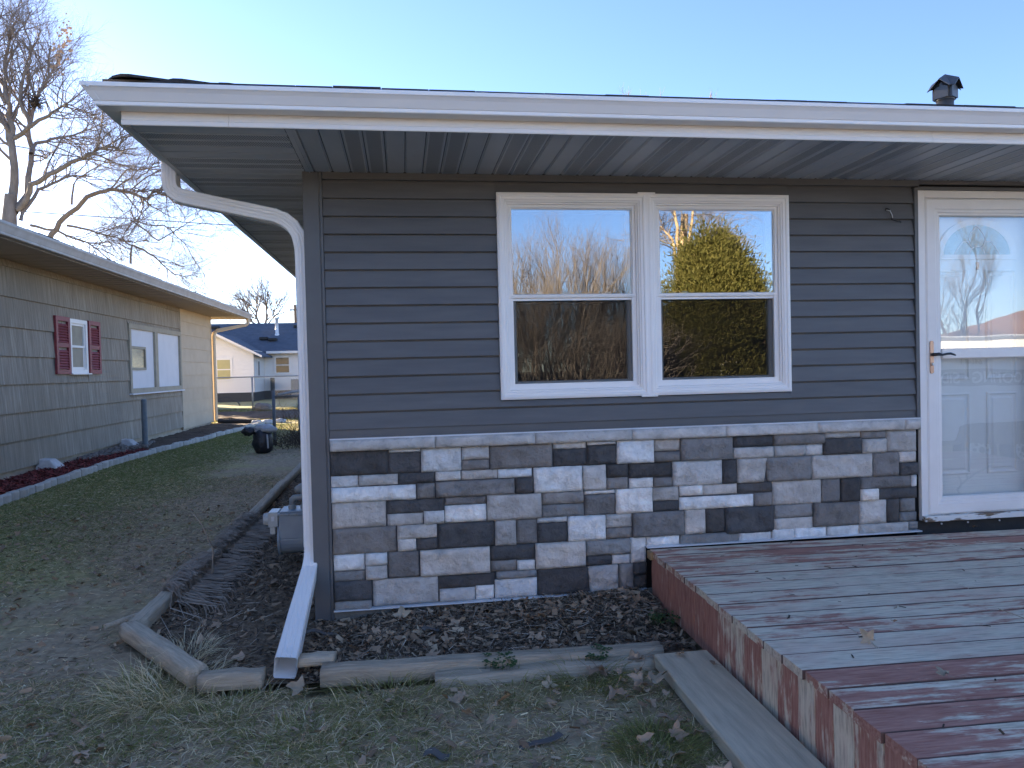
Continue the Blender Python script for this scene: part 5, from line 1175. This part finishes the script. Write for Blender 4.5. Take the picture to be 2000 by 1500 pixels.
# mulch chips and twigs in the bed
def chips(name, x, y, zf, L, Wd, col, label, tilt=.35, lift=.012):
    n = len(x); z = np.array([zf(a, b_) for a, b_ in zip(x, y)])+.002+lift*nrg.random(n); az = nrg.random(n)*2*math.pi; tl = nrg.normal(0, tilt, n); rl = nrg.normal(0, .5, n)
    D = np.stack([np.cos(az)*np.cos(tl), np.sin(az)*np.cos(tl), np.sin(tl)], 1); S0 = np.stack([-np.sin(az), np.cos(az), np.zeros(n)], 1); Up = np.cross(D, S0); Sd = S0*np.cos(rl)[:, None]+Up*np.sin(rl)[:, None]; Nn = np.cross(D, Sd)
    P = np.stack([x, y, z], 1); L = L[:, None]; Wd = Wd[:, None]; h = Wd*.35
    V = np.stack([P-D*L-Sd*Wd*.6, P-D*L*.9+Sd*Wd, P+D*L+Sd*Wd*.5, P+D*L*.95-Sd*Wd, P-D*L*.3+Nn*h, P+D*L*.5+Nn*h*.9], 1).reshape(-1, 3); q = np.arange(n)[:, None]*6
    F = np.concatenate([q+[0,3,4], q+[3,5,4], q+[3,2,5], q+[2,1,5], q+[1,4,5], q+[1,0,4]], 0)
    o = fast(name, V, F, m_litter, np.repeat(col, 6, 0)); return tag(o, label, 'litter', kind='stuff')
def bed_points(n):
    x = nrg.uniform(-.97, 1.93, n); y = nrg.uniform(-.80, 7.5, n)**1.0; y = np.where(x > 0, nrg.uniform(-.8, -.02, n), y); k = np.array([in_bed(a, b_) for a, b_ in zip(x, y)]); return x[k], y[k]
x, y = bed_points(26000); n = len(x)
chips('mulch_chips', x, y, bedz, .010+.022*nrg.random(n)**2, .003+.005*nrg.random(n), pick(n, [(.11,.08,.056),(.21,.15,.10),(.36,.27,.18),(.07,.055,.043)], [.4,.3,.12,.18]), 'dark shredded mulch filling the bed beside the house')
x = nrg.uniform(-5.05, -4.0, 9000); y = 3.4+nrg.random(9000)*7.4; k = np.array([a < nb_edge(b_)-.06 for a, b_ in zip(x, y)]); x, y = x[k], y[k]; n = len(x)
chips('red_mulch_chips', x, y, lambda a, b_: gz(a, b_)+.06, .02+.03*nrg.random(n), .006+.008*nrg.random(n), pick(n, [(.25,.06,.055),(.15,.04,.04),(.09,.035,.03)], [.5,.3,.2]), 'red shredded mulch along the neighbour\'s wall', lift=.03)
# straw bits and dead strands on the bare ground
n = 16000; x = nrg.uniform(-3.8, 1.6, n); y = -2.6+nrg.random(n)**1.3*9; k = np.array([not in_bed(a, b_) for a, b_ in zip(x, y)]) & ((x < -1.0) | (y < -.9)) & ((x < 1.6)); x, y = x[k], y[k]; n = len(x)
chips('straw_litter', x, y, gz, .008+.03*nrg.random(n)**3, .0012+.0022*nrg.random(n), pick(n, [STRAW,PALE,BROWN,(.07,.05,.035)], [.22,.10,.38,.3]), 'scattered straw and twig bits on the bare lawn', .12, .008)
x, y = bed_points(2600); n = len(x)
chips('twig_litter', x, y, bedz, .03+.06*nrg.random(n)**2, .0012+.0016*nrg.random(n), pick(n, [(.38,.31,.24),(.24,.19,.145),(.55,.46,.36)], [.4,.45,.15]), 'thin dead stems scattered over the mulch bed', .2, .02)
# dead strap leaves combed over the side timber
def straps(y0, y1, n, label):
    b = MB()
    for k in range(n):
        y = rng.uniform(y0, y1); dy = rng.gauss(-.10,.20); w = rng.uniform(.003,.006); h = rng.uniform(.108,.165); x0 = -1.03+rng.uniform(-.05,.03); x1 = rng.uniform(-.86,-.62)
        pts_ = [(x0,y,h-.03+rng.uniform(-.02,.01)),(x0+.06,y+dy*.15,h),(x0+.13,y+dy*.4,h-.008),(-.875+rng.uniform(-.03,.02),y+dy*.7,h*.62),(x1,y+dy,.05+rng.uniform(0,.03)),(x1+rng.uniform(.0,.06),y+dy*1.3,.03)]
        v = []
        for p in pts_: v += [(p[0],p[1]-w,p[2]),(p[0],p[1]+w,p[2]+rng.uniform(-.002,.003))]
        b.add(v, [(2*i,2*i+1,2*i+3,2*i+2) for i in range(len(pts_)-1)])
    o = b.build('dead_daylily', m_deadgrass); return tag(o, label, 'dead plant', 'dead strap leaved plants along the side timber')
straps(.62,1.45,420,'clump of dead brown strap leaves combed over the nearest side timber')
straps(1.75,3.05,420,'farther clump of dead brown strap leaves draped over the side timber')
o = MB().tube([(-.84,1.05,.05),(-.83,1.05,.25),(-.90,1.06,.42),(-1.0,1.08,.56)], [.006,.005,.004,.002], 5).build('dead_stalk', m_deadgrass); tag(o, 'single dry stalk sticking up beside the side timber', 'stalk')
# fallen leaves
def leaf_mesh(lobes, size, seed, slim=1.0):
    r_ = random.Random(seed); b = MB(); n = lobes*4; pts_ = []; curl = r_.uniform(.15,.4)
    for i in range(n):
        a = 2*math.pi*i/n; k = (1.0,.74,.48,.72)[i % 4] if lobes > 1 else 1
        k *= r_.uniform(.85,1.1)*(.75+.35*math.cos(a)); x, y = size*k*math.cos(a), size*k*math.sin(a)*slim
        pts_.append((x, y, size*(curl*(abs(y)/size)**1.5+.18*math.sin(a*2+seed)+r_.uniform(-.06,.10))))
    b.add([(0,0,.0)]+pts_, [(0,1+i,1+(i+1) % n) for i in range(n)])
    b.tube([(-size*.25,0,.002),(-size*1.0,size*.1,.01),(-size*1.35,size*.05,.016)], .0012, 3, False)
    return b.mesh('fallen_leaf', True)
LM = [leaf_mesh(5,.052,1), leaf_mesh(5,.060,2), leaf_mesh(4,.048,3,.75), leaf_mesh(6,.055,4,.6), leaf_mesh(3,.042,5,.8), leaf_mesh(5,.045,6)]
for i, me_ in enumerate(LM): me_.materials.append(m_leaf)
LP = [m.copy() for m in LM[:4]]
for me_ in LP: me_.materials.clear(); me_.materials.append(m_leafl)
def leaf(x, y, z, label, group, pale=False, s=1.0):
    o = link('fallen_leaf', rng.choice(LP if pale else LM), None, None, (x,y,z), (rng.gauss(0,.35), rng.gauss(0,.35), rng.uniform(0,6.3))); o.scale = (s,)*3
    return tag(o, label, 'leaf', group)
cnt = 0
while cnt < 190:
    x, y = rng.uniform(-3.2,1.6), rng.uniform(-2.5,3.5)
    if in_bed(x, y) or (x > -.95 and y > -.9) or (x > 1.6): continue
    if rng.random() > (.35 if y > -.9 else .9): continue
    pl_ = rng.random() < .2; big = rng.random() < .4
    where = 'on the thin lawn between the two houses' if x < -1 and y > -.3 else ('on the matted grass nearest the camera' if y < -1.6 else 'on the grass just in front of the bed timbers')
    leaf(x, y, gz(x,y)+.018, ('large ' if big else 'small ')+('pale tan' if pl_ else 'curled dark brown')+' leaf '+where, 'fallen leaves on the lawn', pl_, rng.uniform(.8,1.1) if big else rng.uniform(.45,.75)); cnt += 1
for k in range(95):
    if k < 55: x, y = rng.betavariate(2.2,1.3)*1.9, rng.uniform(-.72,-.04)
    else: x, y = rng.uniform(-.85,-.06), rng.uniform(-.5,2.6)
    if in_bed(x, y):
        pl_ = rng.random() < .15; where = ('on the mulch right below the stone wall' if y > -.35 else 'on the mulch just behind the front timber') if x > 0 else ('on the mulch near the gas meter' if y > 1 else 'on the mulch near the diagonal corner timber')
        leaf(x, y, bedz(x,y)+.022, ('pale tan' if pl_ else 'curled dry brown')+' leaf '+where, 'fallen leaves on the mulch bed', pl_, rng.uniform(.7,1.15))
for k in range(34):
    y = rng.uniform(-2.5,-.93); x = 1.62-rng.random()**1.5*.28+math.tan(R(1.4))*y
    pl_ = rng.random() < .15
    leaf(x, y, gz(x,y)+.03+rng.uniform(0,.03), ('pale tan' if pl_ else 'big curled brown')+' leaf piled against '+('the far end' if y > -1.5 else 'the near part')+' of the step plank\'s edge', 'leaves against the step plank', pl_, rng.uniform(.8,1.3))
leaf(1.755,-1.08,.118,'dry brown leaf lying on the far end of the step plank',None,False,.8)
leaf(1.86,-1.22,.115,'dark narrow leaf on the step plank next to the deck skirt',None,False,.55)
leaf(.02,-.93,.04,'pale tan leaf lying right of the downspout outlet',None,True,1.1)
for x, y, lab, s in ((2.28,-1.72,'tan leaf near the left edge of the deck, on the two bare boards',.75),(2.50,-1.55,'small dark curled leaf farther back on the bare deck boards',.45),(2.62,-1.40,'smallest dark leaf on the deck, in line with the two leaves nearer the edge',.35),(2.33,-2.06,'tan leaf standing curled on the red near boards of the deck',.7),(3.55,-.42,'small brown leaf near the storm door side of the deck',.5),(3.28,-.50,'brown leaf bit at the middle of the deck close to the stone wall',.45),(4.12,-.075,'orange leaf caught on the black felt under the door sill',.6)):
    leaf(x, y, .372 if y < -.1 else .37, lab, None, s > .6, s)
# litter fragments of leaves too small to count
x, y = bed_points(1500); n = len(x)
chips('leaf_fragments', x, y, bedz, .012+.02*nrg.random(n), .008+.012*nrg.random(n), pick(n, [(.36,.25,.16),(.26,.175,.11),(.44,.33,.22)], [.5,.35,.15]), 'broken dead leaf pieces strewn over the mulch', .4, .02)
n = 2600; x = nrg.uniform(-3.6, 1.58, n); y = -2.5+nrg.random(n)**1.4*7; k = np.array([not in_bed(a, b_) for a, b_ in zip(x, y)]) & ((x < -1.05) | (y < -.95)); x, y = x[k], y[k]; n = len(x)
chips('lawn_leaf_fragments', x, y, gz, .010+.02*nrg.random(n), .006+.012*nrg.random(n), pick(n, [(.36,.25,.16),(.26,.175,.11),(.44,.33,.22)], [.5,.35,.15]), 'broken dead leaf pieces strewn over the lawn', .35, .02)
# leaf bits on the deck
n = 70; x = nrg.uniform(2.05, 4.6, n); y = nrg.uniform(-2.5, -.1, n)
chips('deck_litter', x, y, lambda a, b_: .352, .006+.014*nrg.random(n), .002+.003*nrg.random(n), pick(n, [(.06,.045,.035),(.16,.11,.07)], [.6,.4]), 'tiny twigs and leaf crumbs on the deck boards', .1, .004)
# ground ivy, slate chips, dead vine by the door
def sprig(cx_, cy_, cz_, n, r, label):
    b = MB()
    for k in range(n):
        a = rng.uniform(0,6.3); q = r*math.sqrt(rng.random()); p = Vector((cx_+q*math.cos(a), cy_+q*math.sin(a), cz_+rng.uniform(0,.035))); s = rng.uniform(.008,.015)
        for j in range(3):
            t = a+j*2.1; c = p+Vector((math.cos(t),math.sin(t),.15))*s; sd_ = Vector((-math.sin(t),math.cos(t),.2))*s*.75
            b.add([p, c+sd_, c+Vector((math.cos(t),math.sin(t),0))*s*.5, c-sd_], [(0,1,2,3)])
        b.tube([p, (p.x,p.y,cz_-.02)], .0008, 3, False)
    return tag(b.build('clover_sprig', m_clover), label, 'clover')
sprig(.93,-.915,.07,46,.085,'small green clover patch on top of the long pale timber')
sprig(1.40,-.93,.075,34,.07,'small green clover patch at the timbers\' right end')
sprig(1.86,-.55,.09,40,.08,'clover patch at the foot of the red deck skirt')
for x, y, z, a, s, lab in ((.98,-1.62,.035,.3,.10,'curved dark slate coloured shingle scrap on the near lawn'),(.60,-1.62,.03,-.3,.05,'small dark slate coloured scrap on the near lawn'),(.03,-.25,.05,.0,.07,'dark grey shingle scrap at the foot of the corner post'),(.62,-.38,.07,.6,.05,'dark grey shingle scrap lying on the mulch')):
    b = MB().loft([[(-s+2*s*k/6, -.018+.012*math.sin(k), .004+.006*math.sin(k*.9)),(-s+2*s*k/6, .018+.012*math.sin(k), .004+.006*math.sin(k*.9)),(-s+2*s*k/6, .018+.012*math.sin(k), .009+.006*math.sin(k*.9)),(-s+2*s*k/6, -.018+.012*math.sin(k), .009+.006*math.sin(k*.9))] for k in range(7)])
    o = b.build('shingle_scrap', m_slate); o.location = (x,y,z); o.rotation_euler = (rng.gauss(0,.1),rng.gauss(0,.1),a); tag(o, lab, 'scrap')
b = MB().tube([(4.36,-.28,.44),(4.33,-.30,.47),(4.345,-.30,.50),(4.32,-.30,.535),(4.35,-.30,.57),(4.39,-.29,.61),(4.44,-.29,.64),(4.55,-.27,.70)], [.007,.005,.004,.005,.004,.005,.005,.006], 6)
b.tube([(4.35,-.30,.57),(4.37,-.33,.60),(4.36,-.34,.63)], .003, 5).tube([(4.39,-.29,.61),(4.385,-.29,.645),(4.395,-.29,.67)], .0035, 5)
vine = b.build('dead_vine', m_brush, smooth=True); tag(vine, 'dark twisted dead vine hanging at the right edge in front of the storm door', 'vine')
b = MB()
for k in range(60):
    p = Vector((2.93+rng.gauss(0,.05), -2.02+rng.gauss(0,.06), .36)); b.tube([p, p+Vector((rng.gauss(0,.04),rng.gauss(0,.04),.05+.08*rng.random())), p+Vector((rng.gauss(0,.08),rng.gauss(0,.08),.06+.1*rng.random()))], .0018, 3, False)
tag(b.build('dry_sprig', m_leafl), 'dry tan sprig of grass lying on the deck at the right edge', 'sprig')
